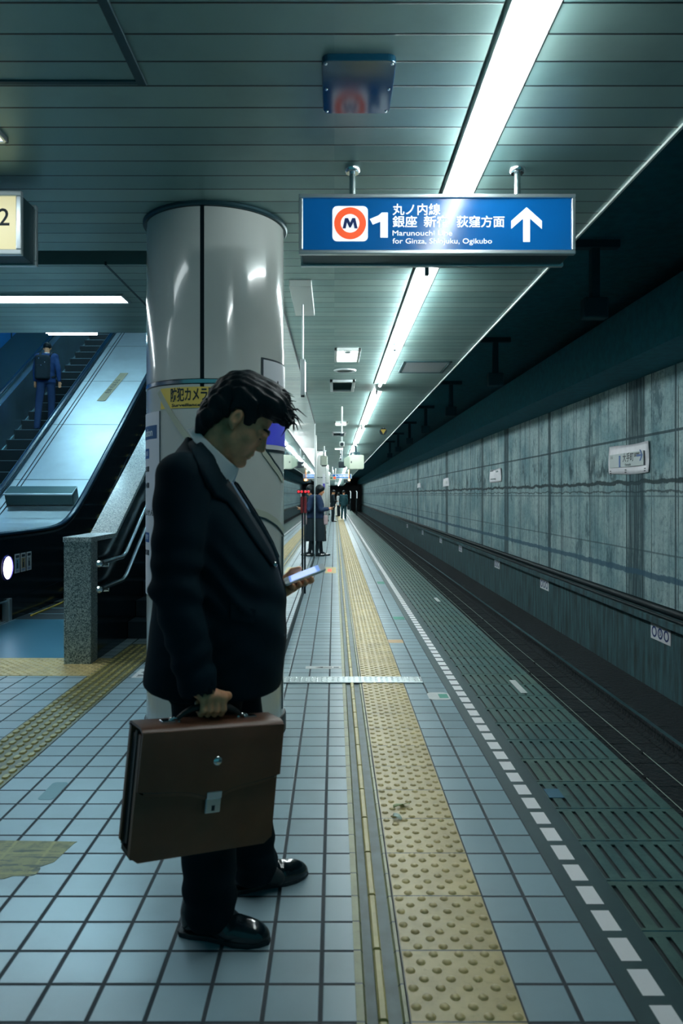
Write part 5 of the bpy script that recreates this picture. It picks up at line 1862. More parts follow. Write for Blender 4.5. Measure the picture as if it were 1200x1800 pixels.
# folds: at the elbow, under the arm, across the waist
def folds(x, y, z):
    arm = np.exp(-((z - 1.09) / 0.10) ** 2) * np.exp(-((y - 2.13) / 0.09) ** 2)
    fore = np.exp(-((z - 0.88) / 0.08) ** 2) * np.exp(-((y - 2.10) / 0.08) ** 2)
    waist = np.exp(-((z - 1.00) / 0.13) ** 2) * np.exp(-((x + 0.22) / 0.14) ** 2)
    back = np.exp(-((z - 1.25) / 0.16) ** 2) * np.exp(-((x + 0.54) / 0.08) ** 2)
    d = 0.0065 * arm * np.sin(75 * (z + 0.55 * x) + 3 * np.sin(20 * x)) + 0.0045 * fore * np.sin(85 * (z - 0.5 * x))
    d = d + 0.0042 * waist * np.sin(46 * (z + 0.7 * x) + 8 * (y - MY)) + 0.004 * back * np.sin(52 * (z - 0.4 * x))
    return d + 0.0012 * np.sin(31 * x + 23 * z) * np.sin(27 * y + 17 * z)
jf.move(folds)
# neck opening, front V, hem, cuffs
jf.sub(rc((-0.43, MY, 1.40), (-0.335, MY, 1.60), 0.066, 0.085), 0.006)
def vee(x, y, z):
    front = -0.164 - (z - 1.06) * 0.50
    return np.maximum(np.maximum(np.abs(y - MY) - np.maximum(z - 1.015, 0) * 0.21, 1.015 - z), front - 0.055 - x)
jf.sub((vee, (np.array([-0.5, 2.25, 1.0]), np.array([-0.1, 2.55, 1.58]))), 0.004)
jf.sub(rc(CUFF + (WN - EN) * 0.02, CUFF + (WN - EN) * 0.3, 0.046, 0.046), 0.003)
jf.keep(lambda x, y, z: 0.738 + 0.02 * np.maximum(-x - 0.45, 0) / 0.15 - 0.07 * np.maximum(np.maximum(0.05 - np.abs(y - MY), 0) * 0, 0) - z, 0.006)
# rounded front corners below the last button
jf.sub(rc((-0.12, MY, 0.66), (-0.12, MY, 0.80), 0.075, 0.030), 0.004)
jacket = jf.build('jacket', M['suit'], man, 2)
del jf
me = jacket.data
base = Vector(wloc(man))
JBVH = BVHTree.FromPolygons([v.co + base for v in me.vertices], [tuple(p.vertices) for p in me.polygons])


def on_jacket(x, y, off=0.004):
    """point of the jacket in the photograph's direction (x, y), lifted off its surface"""
    d = Vector(((x - 587.5) / F, 1, -(y - 870) / F)).normalized()
    h = JBVH.ray_cast(Vector((0, 0, CAM_H)), d)
    if h[0] is None:
        return None
    return h[0] + (h[1] if h[1].dot(d) < 0 else -h[1]) * off


# lapels and collar lie on the chest as thin folded cloth, one on each side
inner = [(341, 768), (356, 783), (372, 802), (388, 826), (402, 850), (420, 878), (438, 906), (455, 934), (470, 960), (482, 984)]
outer = [(331, 783), (340, 803), (350, 828), (360, 852), (374, 874), (398, 884), (418, 912), (438, 942), (456, 968), (476, 996)]
LP = []
for (xa, ya), (xb, yb) in zip(inner, outer):
    row = []
    for i in range(5):
        t = i / 4
        q = on_jacket(xa + (xb - xa) * t, ya + (yb - ya) * t, 0.0045)
        row.append(q)
    LP.append(row)
for row in LP:
    good = [q for q in row if q is not None]
    for i in range(5):
        if row[i] is None:
            row[i] = good[0].copy() if good else None
LP = [r for r in LP if r[0] is not None]
for sgn, nm in ((1, 'lapel'), (-1, 'lapel')):
    vs = []
    for row in LP:
        for q in row:
            vs.append((q.x, q.y if sgn > 0 else 2 * MY - q.y, q.z))
    fs = []
    for i in range(len(LP) - 1):
        for j in range(4):
            fs.append((i * 5 + j, i * 5 + j + 1, i * 5 + j + 6, i * 5 + j + 5))
    o = MB().add(vs, fs).build(nm, M['suit'], jacket, smooth=True)
    sd = o.modifiers.new('solid', 'SOLIDIFY')
    sd.thickness, sd.offset = 0.005, 0
bt = on_jacket(481, 993, 0.002)
if bt is not None:
    MB().lathe(tuple(bt), [(0, -0.004), (0.008, -0.003), (0.0095, 0.002), (0, 0.004)], 14, axis='y').build('button', M['chrome'], jacket, smooth=True)
q0 = [on_jacket(x, y, 0.003) for x, y in ((405, 1062), (448, 1072), (446, 1096), (404, 1088))]
if all(q is not None for q in q0):
    vs = [tuple(q) for q in q0]
    o = MB().add(vs, [(0, 1, 2, 3)]).build('pocket_flap', M['suit'], jacket)
    sd = o.modifiers.new('solid', 'SOLIDIFY'); sd.thickness, sd.offset = 0.004, 0
for cx_, dx in ((CUFF, 0),):
    pass

# --- shirt with a stand collar
sf = Field(axis(-0.56, 0.004, -0.16), axis(MY - 0.15, 0.004, MY + 0.15), axis(1.00, 0.004, 1.60))
sf.add(loft([(r[0], r[1] + 0.02, r[2] - 0.020, r[3], r[4] - 0.02) for r in JR if r[0] > 0.94 and r[0] < 1.46]))
sf.keep(lambda x, y, z: np.abs(y - MY) - 0.115, 0.01)
sf.sub(rc((-0.43, MY, 1.30), (-0.335, MY, 1.62), 0.058, 0.075), 0.004)
cc = np.array([-0.381, MY - 0.003, 1.4975])
cd, cn = np.array([0.722, 0, -0.692]), np.array([0.692, 0, 0.722])


def collar(x, y, z):
    px_, py_, pz_ = x - cc[0], y - cc[1], z - cc[2]
    u = cd[0] * px_ + cd[2] * pz_
    w = cn[0] * px_ + cn[2] * pz_
    grow = np.maximum(0.004 - w, 0) * 0.42
    k = np.sqrt((u / (0.092 + grow)) ** 2 + (py_ / (0.072 + grow)) ** 2)
    d = np.abs(k - 1) * 0.075 - 0.0055
    low = -0.040 - 0.022 * np.clip(u / 0.09, -1, 1)
    gap = np.maximum(0.02 + 0.5 * (w + 0.03) - np.abs(py_) * 1.0, -1)          # opening under the chin
    d = np.maximum(d, np.maximum(w - 0.006, low - w))
    return np.maximum(d, np.where(u > 0.05, -(np.abs(py_) - np.maximum(-w, 0) * 0.55), -1.0))


sf.add((collar, (cc - 0.14, cc + 0.14)), 0.0)
sf.build('shirt', M['shirt'], man, 1)
del sf
tie = MB()
t_pts = [(-0.338, 1.425), (-0.318, 1.392), (-0.268, 1.312), (-0.228, 1.225), (-0.200, 1.150), (-0.188, 1.08)]
rows = [0.020, 0.016, 0.022, 0.028, 0.034, 0.036]
vs, fs = [], []
for (x, z), w in zip(t_pts, rows):
    vs += [(x - 0.022, MY - w, z), (x - 0.012, MY, z + 0.004), (x - 0.022, MY + w, z)]
for i in range(len(rows) - 1):
    for j in (0, 1):
        fs.append((3 * i + j, 3 * i + j + 1, 3 * i + j + 4, 3 * i + j + 3))
o = tie.add(vs, fs).build('necktie', mat('pale_blue_necktie', S(96, 142, 176), 0.5), man, smooth=True)
sd = o.modifiers.new('solid', 'SOLIDIFY'); sd.thickness = 0.006

# --- trousers
tf_ = Field(axis(-0.56, 0.007, -0.16), axis(2.15, 0.007, 2.66), axis(0.02, 0.007, 0.96))
tf_.add(loft([(0.74, -0.520, -0.240, MY, 0.170), (0.84, -0.530, -0.225, MY, 0.180), (0.95, -0.535, -0.215, MY, 0.185)]))
for hip, kn, an in ((HIPN, KNN, ANN), (HIPF, KNF, ANF)):
    low = an.copy(); low[2] = 0.085; low[0] += 0.012
    tf_.add(rc(hip, kn, 0.118, 0.092), 0.05).add(rc(kn, low, 0.092, 0.078), 0.02)
tf_.move(lambda x, y, z: 0.0055 * np.exp(-((z - 0.13) / 0.07) ** 2) * np.sin(70 * z + 12 * x) + 0.0045 * np.exp(-((z - 0.50) / 0.10) ** 2) * np.sin(60 * (z + 0.5 * x)))
tf_.keep(lambda x, y, z: 0.030 + 0.05 * np.maximum(x + 0.36, 0) - z, 0.004)
tf_.build('trousers', M['suit_dark'], man, 2)
del tf_


def make_shoe(heel, toe, parent):
    heel, toe = np.array(heel, float), np.array(toe, float)
    d = toe - heel
    L = np.linalg.norm(d)
    d /= L
    sd_ = np.array([-d[1], d[0], 0])
    R = np.stack([d, sd_, np.array([0, 0, 1.0])])
    q = lambda a, b_, c: heel + d * a + sd_ * b_ + np.array([0, 0, c])
    lo, hi = np.minimum(heel, toe) - 0.08, np.maximum(heel, toe) + 0.08
    sh_ = Field(axis(lo[0], 0.0035, hi[0]), axis(lo[1], 0.0035, hi[1]), axis(-0.01, 0.0035, 0.14))
    sh_.add(rc(q(0.042, 0, 0.040), q(0.10, 0, 0.044), 0.036, 0.036))
    sh_.add(ell(q(L * 0.64, 0, 0.024), (0.088, 0.048, 0.046), R), 0.025)
    sh_.add(ell(q(L - 0.050, 0, 0.018), (0.052, 0.040, 0.036), R), 0.018)
    sh_.add(rc(q(0.055, 0, 0.085), q(0.150, 0, 0.048), 0.037, 0.030), 0.02)
    sh_.add(rc(q(0.04, 0, 0.07), q(0.05, 0, 0.11), 0.035, 0.036), 0.015)
    sh_.move(lambda x, y, z: 0.0016 * np.sin(190 * (d[0] * (x - heel[0]) + d[1] * (y - heel[1]))) * np.exp(-(((d[0] * (x - heel[0]) + d[1] * (y - heel[1])) - 0.17) / 0.03) ** 2) * (z > 0.04))
    sh_.keep(lambda x, y, z: 0.012 - z, 0.002)
    shoe = sh_.build('shoe', M['shoe'], parent, 2)
    # sole: the outline of the shoe a little larger
    prof = [(0.000, 0.018), (0.012, 0.033), (0.045, 0.038), (0.10, 0.036), (0.15, 0.042), (L * 0.66, 0.050), (L - 0.055, 0.046), (L - 0.02, 0.030), (L + 0.002, 0.010)]
    pts = [q(a, b_, 0)[:2] for a, b_ in prof] + [q(a, -b_, 0)[:2] for a, b_ in reversed(prof)]
    MB().prism([tuple(p) for p in pts], 'z', 0.0, 0.016).build('sole', M['black'], shoe, bevel=0.003)
    b = MB()
    for a in (0.125, 0.145, 0.165):
        b.tube([q(a, -0.016, 0.082 - (a - 0.125) * 0.45), q(a + 0.004, 0, 0.086 - (a - 0.125) * 0.45), q(a, 0.016, 0.082 - (a - 0.125) * 0.45)], 0.0022, 6)
    b.build('laces', M['black'], shoe, smooth=True)
    return shoe


for an in (ANN, ANF):
    so_ = Field(axis(an[0] - 0.07, 0.005, an[0] + 0.17), axis(an[1] - 0.07, 0.005, an[1] + 0.07), axis(0.02, 0.005, 0.22))
    so_.add(rc(an + np.array([0, 0, 0.09]), an, 0.050, 0.046)).add(rc(an, an + np.array([0.09, 0, -0.050]), 0.046, 0.026), 0.02)
    so_.build('sock', M['black'], man, 1)
make_shoe((-0.478, 2.308, 0), (-0.196, 2.243, 0), man)
make_shoe((-0.358, 2.533, 0), (-0.098, 2.652, 0), man)

# ------------------------------------------------------------------ briefcase
bc = empty('briefcase', tuple(bp(0, -0.05, -BH / 2)), 'brown leather briefcase with flap and steel clasp, hanging from the man\'s hand', 'briefcase')


def panel_mesh(b, w0, w1, u0, u1, n0, n1, bulge=0.0, nw=18, nu=14, rad=0.018, lower=None):
    """cushioned leather panel between two depths, with rounded corners; lower(w) sets its lower edge"""
    front, back = [], []
    for j in range(nu + 1):
        for i in range(nw + 1):
            s_, t = i / nw, j / nu
            w = w0 + (w1 - w0) * s_
            lo = lower(w) if lower else u0
            u = lo + (u1 - lo) * t
            # rounded lower corners
            e = min(w - w0, w1 - w)
            if e < rad:
                u = max(u, lo + rad - math.sqrt(max(rad * rad - (rad - e) ** 2, 0)) if t == 0 else u)
            bl = bulge * (1 - (2 * s_ - 1) ** 4) * (1 - (2 * t - 1) ** 4)
            front.append(tuple(bp(w, n1 + bl, u)))
            back.append(tuple(bp(w, n0, u)))
    N = (nw + 1) * (nu + 1)
    fs = []
    for j in range(nu):
        for i in range(nw):
            a = j * (nw + 1) + i
            fs.append((a, a + 1, a + nw + 2, a + nw + 1))
            fs.append((N + a, N + a + nw + 1, N + a + nw + 2, N + a + 1))
    edge = [i for i in range(nw + 1)] + [j * (nw + 1) + nw for j in range(1, nu + 1)] + [nu * (nw + 1) + i for i in range(nw - 1, -1, -1)] + [j * (nw + 1) for j in range(nu - 1, 0, -1)]
    for a, c in zip(edge, edge[1:] + edge[:1]):
        fs.append((a, N + a, N + c, c))
    b.add(front + back, fs)


h2, w2 = BH / 2, BWD / 2
b = MB(); panel_mesh(b, -w2, w2, -h2, h2 - 0.004, -0.018, 0.0, 0.006); b.build('front_panel', M['leather'], bc, smooth=True, auto=45)
b = MB(); panel_mesh(b, -w2 + 0.004, w2 - 0.004, -h2 + 0.018, h2 - 0.004, -0.060, -0.046, 0.002); b.build('divider', M['leather_dark'], bc, smooth=True, auto=45)
b = MB(); panel_mesh(b, -w2, w2, -h2 + 0.012, h2, -BD, -BD + 0.016, 0.0); b.build('back_panel', M['leather'], bc, smooth=True, auto=45)
for sgn in (-1, 1):
    g = MB()
    vs, fs = [], []
    zig = [(-0.012, 0.0), (-0.030, 0.016), (-0.046, 0.004), (-0.062, 0.018), (-0.080, 0.006), (-BD + 0.010, 0.0)]
    for j in range(7):
        u = -h2 + 0.02 + (BH - 0.035) * j / 6
        sq = 0.45 + 0.55 * (1 - j / 6)
        for nn, dd in zig:
            vs.append(tuple(bp(sgn * (w2 - 0.004 - dd * sq), nn, u)))
    for j in range(6):
        for i in range(5):
            fs.append((j * 6 + i, j * 6 + i + 1, j * 6 + i + 7, j * 6 + i + 6))
    o = g.add(vs, fs).build('gusset', M['leather_dark'], bc, smooth=True)
    sd = o.modifiers.new('solid', 'SOLIDIFY'); sd.thickness = 0.003
b = MB(); panel_mesh(b, -w2 + 0.006, w2 - 0.006, -h2 + 0.002, -h2 + 0.014, -BD + 0.012, -0.012, 0.0, 6, 3); b.build('bottom', M['leather_dark'], bc)


def flap_low(w):
    t = w / w2
    return 0.012 - 0.012 * (1 - t * t) - 0.020 * math.exp(-(w / 0.05) ** 2) + 0.010 * max(t, 0) ** 2


fl = MB()
panel_mesh(fl, -w2 - 0.001, w2 + 0.001, 0, h2 + 0.006, 0.0085, 0.0165, 0.006, 26, 16, 0.03, flap_low)
fo = fl.build('flap', M['leather'], bc, smooth=True, auto=45)
tp = MB()
prf = [(0.0125, h2 + 0.004), (0.006, h2 + 0.012), (-0.010, h2 + 0.016), (-BD + 0.012, h2 + 0.014), (-BD - 0.003, h2 + 0.006), (-BD - 0.003, h2 - 0.002), (-BD + 0.010, h2 + 0.006), (-0.010, h2 + 0.009), (0.007, h2 + 0.002)]
vs = [tuple(bp(-w2 - 0.001, n_, u)) for n_, u in prf] + [tuple(bp(w2 + 0.001, n_, u)) for n_, u in prf]
m_ = len(prf)
tp.add(vs, [tuple(range(m_)), tuple(range(2 * m_ - 1, m_ - 1, -1))] + [(i, i + m_, (i + 1) % m_ + m_, (i + 1) % m_) for i in range(m_)])
tp.build('top_fold', M['leather'], fo, smooth=True, auto=40)
# stitching line along the flap's edge
b = MB()
b.tube([bp(w, 0.0180, flap_low(w) + 0.010) for w in np.linspace(-w2 + 0.012, w2 - 0.012, 40)], 0.0011, 5)
b.build('stitching', M['leather_dark'], fo)


def blathe(b, c, prof, n=24):
    vs, fs = [], []
    for r, hgt in prof:
        for k in range(n):
            q = 2 * PI * k / n
            vs.append(tuple(c + bw * (r * math.cos(q)) + bu * (r * math.sin(q)) + bn_ * hgt))
    for i in range(len(prof) - 1):
        for k in range(n):
            fs.append((i * n + k, i * n + (k + 1) % n, (i + 1) * n + (k + 1) % n, (i + 1) * n + k))
    b.add(vs, fs)


b = MB()
blathe(b, bp(0.008, 0.0215, 0.088), [(0.0, 0.006), (0.006, 0.006), (0.011, 0.004), (0.0135, 0.0), (0.0, -0.002)])
b.build('stud', M['chrome'], fo, smooth=True, auto=50)
b = MB()
b.obox(bp(0.006, 0.0215, -0.004), bw * 0.0225, bu * 0.010, bn_ * 0.004)
b.build('clasp_hinge', M['chrome'], fo, bevel=0.002)
b = MB()
b.obox(bp(0.006, 0.0175, -0.034), bw * 0.0225, bu * 0.020, bn_ * 0.0045)
cl = b.build('clasp', M['alu'], bc, bevel=0.003)
b = MB()
b.obox(bp(0.006, 0.0225, -0.040), bw * 0.0045, bu * 0.007, bn_ * 0.001)
b.build('keyhole', M['ink'], cl)
# handle: leather grip between two steel loops
grip = [bp(-0.098, -0.045, h2 + 0.022), bp(-0.080, -0.045, h2 + 0.036), bp(-0.055, -0.045, h2 + 0.049), bp(-0.02, -0.045, h2 + 0.0525), bp(0.02, -0.045, h2 + 0.0525), bp(0.055, -0.045, h2 + 0.049), bp(0.080, -0.045, h2 + 0.036), bp(0.098, -0.045, h2 + 0.022)]
hd = MB().tube(grip, [0.006, 0.008, 0.010, 0.0105, 0.0105, 0.010, 0.008, 0.006], 12).build('handle', M['leather_dark'], bc, smooth=True, auto=60)
for sgn in (-1, 1):
    b = MB()
    c = bp(sgn * 0.104, -0.045, h2 + 0.017)
    pts = [c + bw * (0.014 * math.cos(2 * PI * k / 16)) + np.array([0, 0, 0.009 * math.sin(2 * PI * k / 16)]) for k in range(17)]
    b.tube(pts, 0.0048, 8)
    b.build('ring', M['chrome'], hd, smooth=True)
    b = MB()
    b.obox(bp(sgn * 0.125, -0.045, h2 + 0.017), bw * 0.020, bn_ * 0.012, bu * 0.005)
    b.build('ring_mount', M['chrome'], bc, bevel=0.002)

# ------------------------------------------------------------------ smartphone
ph = empty('smartphone', tuple(PC), 'white smartphone with a lit blue screen, held in the suited man\'s hand', 'phone')


def slab_phone(l, w, t, r, z0):
    pts = rounded(-l / 2, l / 2, -w / 2, w / 2, r, 6)
    vs = [tuple(pp(a, c, z0)) for a, c in pts] + [tuple(pp(a, c, z0 + t)) for a, c in pts]
    n_ = len(pts)
    return vs, [tuple(range(n_)), tuple(range(2 * n_ - 1, n_ - 1, -1))] + [(i, i + n_, (i + 1) % n_ + n_, (i + 1) % n_) for i in range(n_)]


M['phone_white'] = mat('white_phone_glass', S(224, 232, 232), 0.2)
M['screen'] = emission('lit_phone_screen', S(150, 176, 250), 0.75)
M['screen_blue'] = emission('lit_blue_bar', S(24, 96, 190), 0.7)
MB().add(*slab_phone(0.142, 0.070, 0.008, 0.011, -0.004)).build('case', M['phone_white'], ph, bevel=0.002)
b = MB()
b.obox(pp(0.0, 0, 0.0043), PL * 0.052, PS * 0.0275, PN * 0.0006)
scn = b.build('screen', M['screen'], ph)
b = MB()
b.obox(pp(0.0465, 0, 0.0050), PL * 0.0055, PS * 0.0275, PN * 0.0006)
b.obox(pp(-0.0485, 0, 0.0050), PL * 0.0035, PS * 0.0275, PN * 0.0006)
b.build('title_bar', M['screen_blue'], scn)
vs = [tuple(pp(-0.062, 0, 0.0042) + PL * (0.0055 * math.cos(2 * PI * k / 16)) + PS * (0.0055 * math.sin(2 * PI * k / 16))) for k in range(16)]
MB().add(vs + [tuple(np.array(v) + PN * 0.0006) for v in vs], [tuple(range(16)), tuple(range(31, 15, -1))] + [(i, (i + 1) % 16, 16 + (i + 1) % 16, 16 + i) for i in range(16)]).build('home_button', M['alu'], ph)


# ------------------------------------------------------------------ the other people
def figure(label, pos, yaw, height, col, h=0.010, skirt=None, pose=None, hair_style='short', cat='person', lean=0.0, hem=0.78, group=None):
    """a standing figure facing +X before the turn; col: top, bottom, shoe materials"""
    root = empty('person', pos, label, cat, group)
    k = height / 1.70
    c_, s_ = math.cos(yaw), math.sin(yaw)
    P0 = np.array(pos)

    def T(P):
        P = P * k
        x = P[:, 0] + lean * P[:, 2]
        return np.stack([P0[0] + c_ * x - s_ * P[:, 1], P0[1] + s_ * x + c_ * P[:, 1], P0[2] + P[:, 2]], 1)

    j = dict(hl=(0, .09, .90), kl=(.01, .095, .48), al=(-.01, .10, .07), hr=(0, -.09, .90), kr=(.01, -.095, .48), ar=(-.01, -.10, .07),
             sl=(-.01, .175, 1.39), el=(-.03, .225, 1.11), wl=(.03, .235, .86), sr=(-.01, -.175, 1.39), er=(-.03, -.225, 1.11), wr=(.03, -.235, .86), nod=0.25)
    j.update(pose or {})
    J = {a: np.array(q, float) if isinstance(q, tuple) else q for a, q in j.items()}
    xs = [q[0] for q in J.values() if isinstance(q, np.ndarray)]
    ys_ = [q[1] for q in J.values() if isinstance(q, np.ndarray)]
    zs = [q[2] for q in J.values() if isinstance(q, np.ndarray)]
    ax, ay = axis(min(xs + [-.2]) - .2, h, max(xs + [.2]) + .2), axis(min(ys_ + [-.3]) - .12, h, max(ys_ + [.3]) + .12)
    fd = Field(ax, ay, axis(min(min(zs) - 0.12, -0.02), h, 1.76))
    fd.add(loft([(.86, -.11, .10, 0, .145), (1.05, -.10, .10, 0, .125), (1.25, -.115, .11, 0, .15), (1.38, -.09, .07, 0, .14), (1.44, -.06, .04, 0, .07)]))
    fd.add(rc(J['sl'], J['sr'], .055, .055), .03)
    nb = np.array([-.01, 0, 1.42])
    hc = np.array([.015 + .06 * J['nod'], 0, 1.585 - .02 * J['nod']])
    q = J['nod']
    Rh = np.array([[math.cos(q), 0, -math.sin(q)], [0, 1, 0], [math.sin(q), 0, math.cos(q)]])
    hq = lambda f, l, u: hc + Rh.T @ np.array([f, l, u])
    fd.add(rc(nb, hq(-.02, 0, -.05), .055, .05), .03)
    fd.add(ell(hq(-.005, 0, .03), (.095, .074, .085), Rh), .02)
    fd.add(ell(hq(.03, 0, -.045), (.062, .058, .075), Rh), .02)
    fd.add(rc(hq(.088, 0, -.005), hq(.108, 0, -.042), .010, .012), .01)
    fd.add(ell(hq(.072, 0, -.108), (.020, .022, .016), Rh), .012)
    fd.add(rc(hq(.085, -.014, -.078), hq(.085, .014, -.078), .011, .011), .008)
    for sg in (-1, 1):
        fd.add(ell(hq(-.005, .076 * sg, -.015), (.018, .011, .030), Rh), .006)
        fd.sub(ell(hq(.093, .032 * sg, -.008), (.014, .016, .010), Rh), .01)
    for a, b_, c2 in (('sl', 'el', 'wl'), ('sr', 'er', 'wr')):
        fd.add(rc(J[a], J[b_], .050, .040), .02).add(rc(J[b_], J[c2], .038, .027), .01)
        d = J[c2] - J[b_]
        d /= np.linalg.norm(d)
        sv = np.cross(d, np.array([1.0, 0, 0]) if abs(d[2]) > 0.7 else np.array([0, 0, 1.0]))
        sv /= np.linalg.norm(sv)
        iv = np.cross(sv, d) * (1 if c2 == 'wl' else -1)
        fd.add(rc(J[c2], J[c2] + d * .075, .024, .028, ), .012)
        for i in range(4):
            o0 = J[c2] + d * .078 + sv * (-.024 + .016 * i)
            fd.add(rc(o0, o0 + d * .035 + iv * .006, .0105, .0095), .006).add(rc(o0 + d * .035 + iv * .006, o0 + d * (.058 + .006 * (i in (1, 2))) + iv * .022, .0095, .0085), .004)
        t0 = J[c2] + d * .03 + sv * .024
        fd.add(rc(t0, t0 + d * .035 + sv * .018 + iv * .012, .012, .0095), .008)
    for a, b_, c2 in (('hl', 'kl', 'al'), ('hr', 'kr', 'ar')):
        fd.add(rc(J[a], J[b_], .068, .054), .04).add(rc(J[b_], J[c2], .054, .038), .02)
        fd.add(rc(J[c2], J[c2] + np.array([.13, 0, -.045]), .036, .022), .015)
    fd.build('body', col.get('skin', M['skin']), root, 1, T)
    # hair
    hr_ = Field(axis(hc[0] - .2, h * .8, hc[0] + .2), axis(-.15, h * .8, .15), axis(1.36, h * .8, 1.78))
    if hair_style == 'bob':
        hr_.add(ell(hq(-.012, 0, .022), (.112, .100, .105), Rh)).add(rc(hq(-.03, .062, .0), hq(-.030, .068, -.10), .045, .032), .03).add(rc(hq(-.03, -.062, .0), hq(-.030, -.068, -.10), .045, .032), .03).add(rc(hq(-.06, 0, 0), hq(-.06, 0, -.10), .055, .045), .03)
        hr_.sub(ell(hq(.085, 0, -.055), (.085, .066, .085), Rh), .015)
    else:
        hr_.add(ell(hq(-.014, 0, .040), (.106, .087, .090), Rh))
        hr_.sub(ell(hq(.10, 0, -.05), (.095, .12, .085), Rh), .01)
        hr_.sub(ell(hq(-.0, 0, -.085), (.13, .12, .065), Rh), .02)
    hr_.build('hair', M['hair'], root, 1, T)
    # clothing
    tp = Field(ax, ay, axis(hem - .06, h, 1.52))
    tp.add(loft([(hem, -.145, .135, 0, .195), (.90, -.14, .135, 0, .19), (1.05, -.125, .125, 0, .165), (1.25, -.135, .125, 0, .180), (1.38, -.105, .085, 0, .155), (1.45, -.07, .05, 0, .085)]))
    tp.add(rc(J['sl'], J['sr'], .070, .070), .035)
    for a, b_, c2 in (('sl', 'el', 'wl'), ('sr', 'er', 'wr')):
        w_ = J[c2] - (J[c2] - J[b_]) * .08
        tp.add(rc(J[a], J[b_], .068, .056), .012).add(rc(J[b_], w_, .056, .042), .01)
    tp.move(lambda x, y, z: .004 * np.sin(40 * z + 20 * x) * np.sin(25 * y + 10 * z))
    tp.sub(rc((-.01, 0, 1.38), (.02, 0, 1.56), .055, .065), .005)
    if 'open' in col:
        tp.sub((lambda x, y, z: np.maximum(np.maximum(np.abs(y) - np.maximum(z - 1.0, 0) * .17, 1.0 - z), .055 - x), (np.array([0, -.12, .98]), np.array([.2, .12, 1.5]))), .004)
    tp.build(col.get('top_name', 'jacket'), col['top'], root, 1, T)
    if 'open' in col:
        s2_ = Field(axis(-.16, h, .16), axis(-.14, h, .14), axis(.96, h, 1.52))
        s2_.add(loft([(.98, -.10, .108, 0, .11), (1.25, -.10, .108, 0, .12), (1.38, -.08, .068, 0, .11), (1.44, -.07, .05, 0, .075)]))
        s2_.add(rc((-.012, 0, 1.42), (.0, 0, 1.465), .064, .060), .01)
        s2_.sub(rc((-.01, 0, 1.36), (.02, 0, 1.58), .052, .056), .004)
        s2_.build('shirt', col['open'], root, 1, T)
    bt_ = Field(ax, ay, axis(min(min(zs) - 0.06, .0), h, 1.0))
    if skirt:
        bt_.add(loft([(skirt, -.185, .175, 0, .225), (.62, -.175, .165, 0, .215), (.85, -.14, .13, 0, .185), (.97, -.115, .115, 0, .15)]))
        bt_.move(lambda x, y, z: .006 * np.sin(9 * np.arctan2(y, x)) * np.clip((.9 - z) / .4, 0, 1))
        bt_.build('skirt', col['bottom'], root, 1, T)
        st_ = Field(ax, ay, axis(.0, h, .60))
        for b_, c2 in (('kl', 'al'), ('kr', 'ar')):
            st_.add(rc(J[b_], J[c2], .058, .042), .01).add(rc(J[c2], J[c2] + np.array([.09, 0, -.03]), .042, .03), .01)
        st_.build('stockings', col['bottom'], root, 1, T)
    else:
        bt_.add(loft([(.80, -.12, .115, 0, .165), (.97, -.115, .11, 0, .15)]))
        for a, b_, c2 in (('hl', 'kl', 'al'), ('hr', 'kr', 'ar')):
            bt_.add(rc(J[a], J[b_], .098, .076), .04).add(rc(J[b_], J[c2], .076, .062), .015)
        bt_.build('trousers', col['bottom'], root, 1, T)
    for c2 in ('al', 'ar'):
        so = Field(axis(J[c2][0] - .10, h * .6, J[c2][0] + .25), axis(J[c2][1] - .08, h * .6, J[c2][1] + .08), axis(J[c2][2] - .09, h * .6, J[c2][2] + .06))
        a = J[c2]
        so.add(rc(a + np.array([-.02, 0, -.035]), a + np.array([.10, 0, -.04]), .036, .038)).add(ell(a + np.array([.14, 0, -.048]), (.075, .042, .032)), .02)
        z0 = a[2] - .07
        so.keep(lambda x, y, z: z0 - z, .002)
        so.build('shoe', col.get('shoe', M['shoe']), root, 1, T)
    return root, T


M['navy'] = mat('navy_jacket', S(8, 44, 80), 0.8)
M['black_cloth'] = mat('black_cloth', S(9, 34, 44), 0.85)
M['teal_cloth'] = mat('dark_teal_jacket', S(20, 70, 78), 0.8)
M['blue_cloth'] = mat('blue_jacket', S(22, 62, 112), 0.8)
M['blue_trousers'] = mat('blue_grey_trousers', S(20, 50, 88), 0.85)
M['pink_cloth'] = mat('pale_pink_blouse', S(224, 200, 204), 0.7)

WY = 16.4
woman, TW = figure('woman with black bob, navy top and long black skirt, reading her phone', (-0.345, WY + 0.1, 0), 0.0, 1.575,
                   dict(top=M['navy'], bottom=M['black_cloth'], open=M['pink_cloth'], top_name='cardigan'), h=0.009, skirt=0.36, hair_style='bob', hem=0.90,
                   pose=dict(el=(.05, .215, 1.10), wl=(.235, .060, 1.13), er=(.05, -.215, 1.10), wr=(.225, -.055, 1.12), nod=0.32, ar=(-.06, -.10, .07), al=(.06, .07, .07)))
q = TW(np.array([[.305, 0.0, 1.155]]))[0]
p2 = MB().obox(tuple(q), Vector((.060, 0, .028)), Vector((0, .034, 0)), Vector((-.002, 0, .004))).build('smartphone', M['phone_white'], bevel=0.002)
tag(p2, 'small pale phone in the hands of the standing woman', 'phone')
q = TW(np.array([[.16, -.05, .92]]))[0]
bg = empty('handbag', tuple(q), 'pale pink bag hanging at the front of the standing woman', 'bag')
b = MB().box(q[0] - .045, q[0] + .055, q[1] - .06, q[1] + .06, q[2] - .16, q[2] + .05)
b.build('bag_body', M['pink_cloth'], bg, bevel=0.03, seg=4)
b = MB().tube([(q[0], q[1] - .05, q[2] + .04), (q[0] + .01, q[1] - .04, q[2] + .15), (q[0] + .01, q[1] + .04, q[2] + .15), (q[0], q[1] + .05, q[2] + .04)], .008, 8)
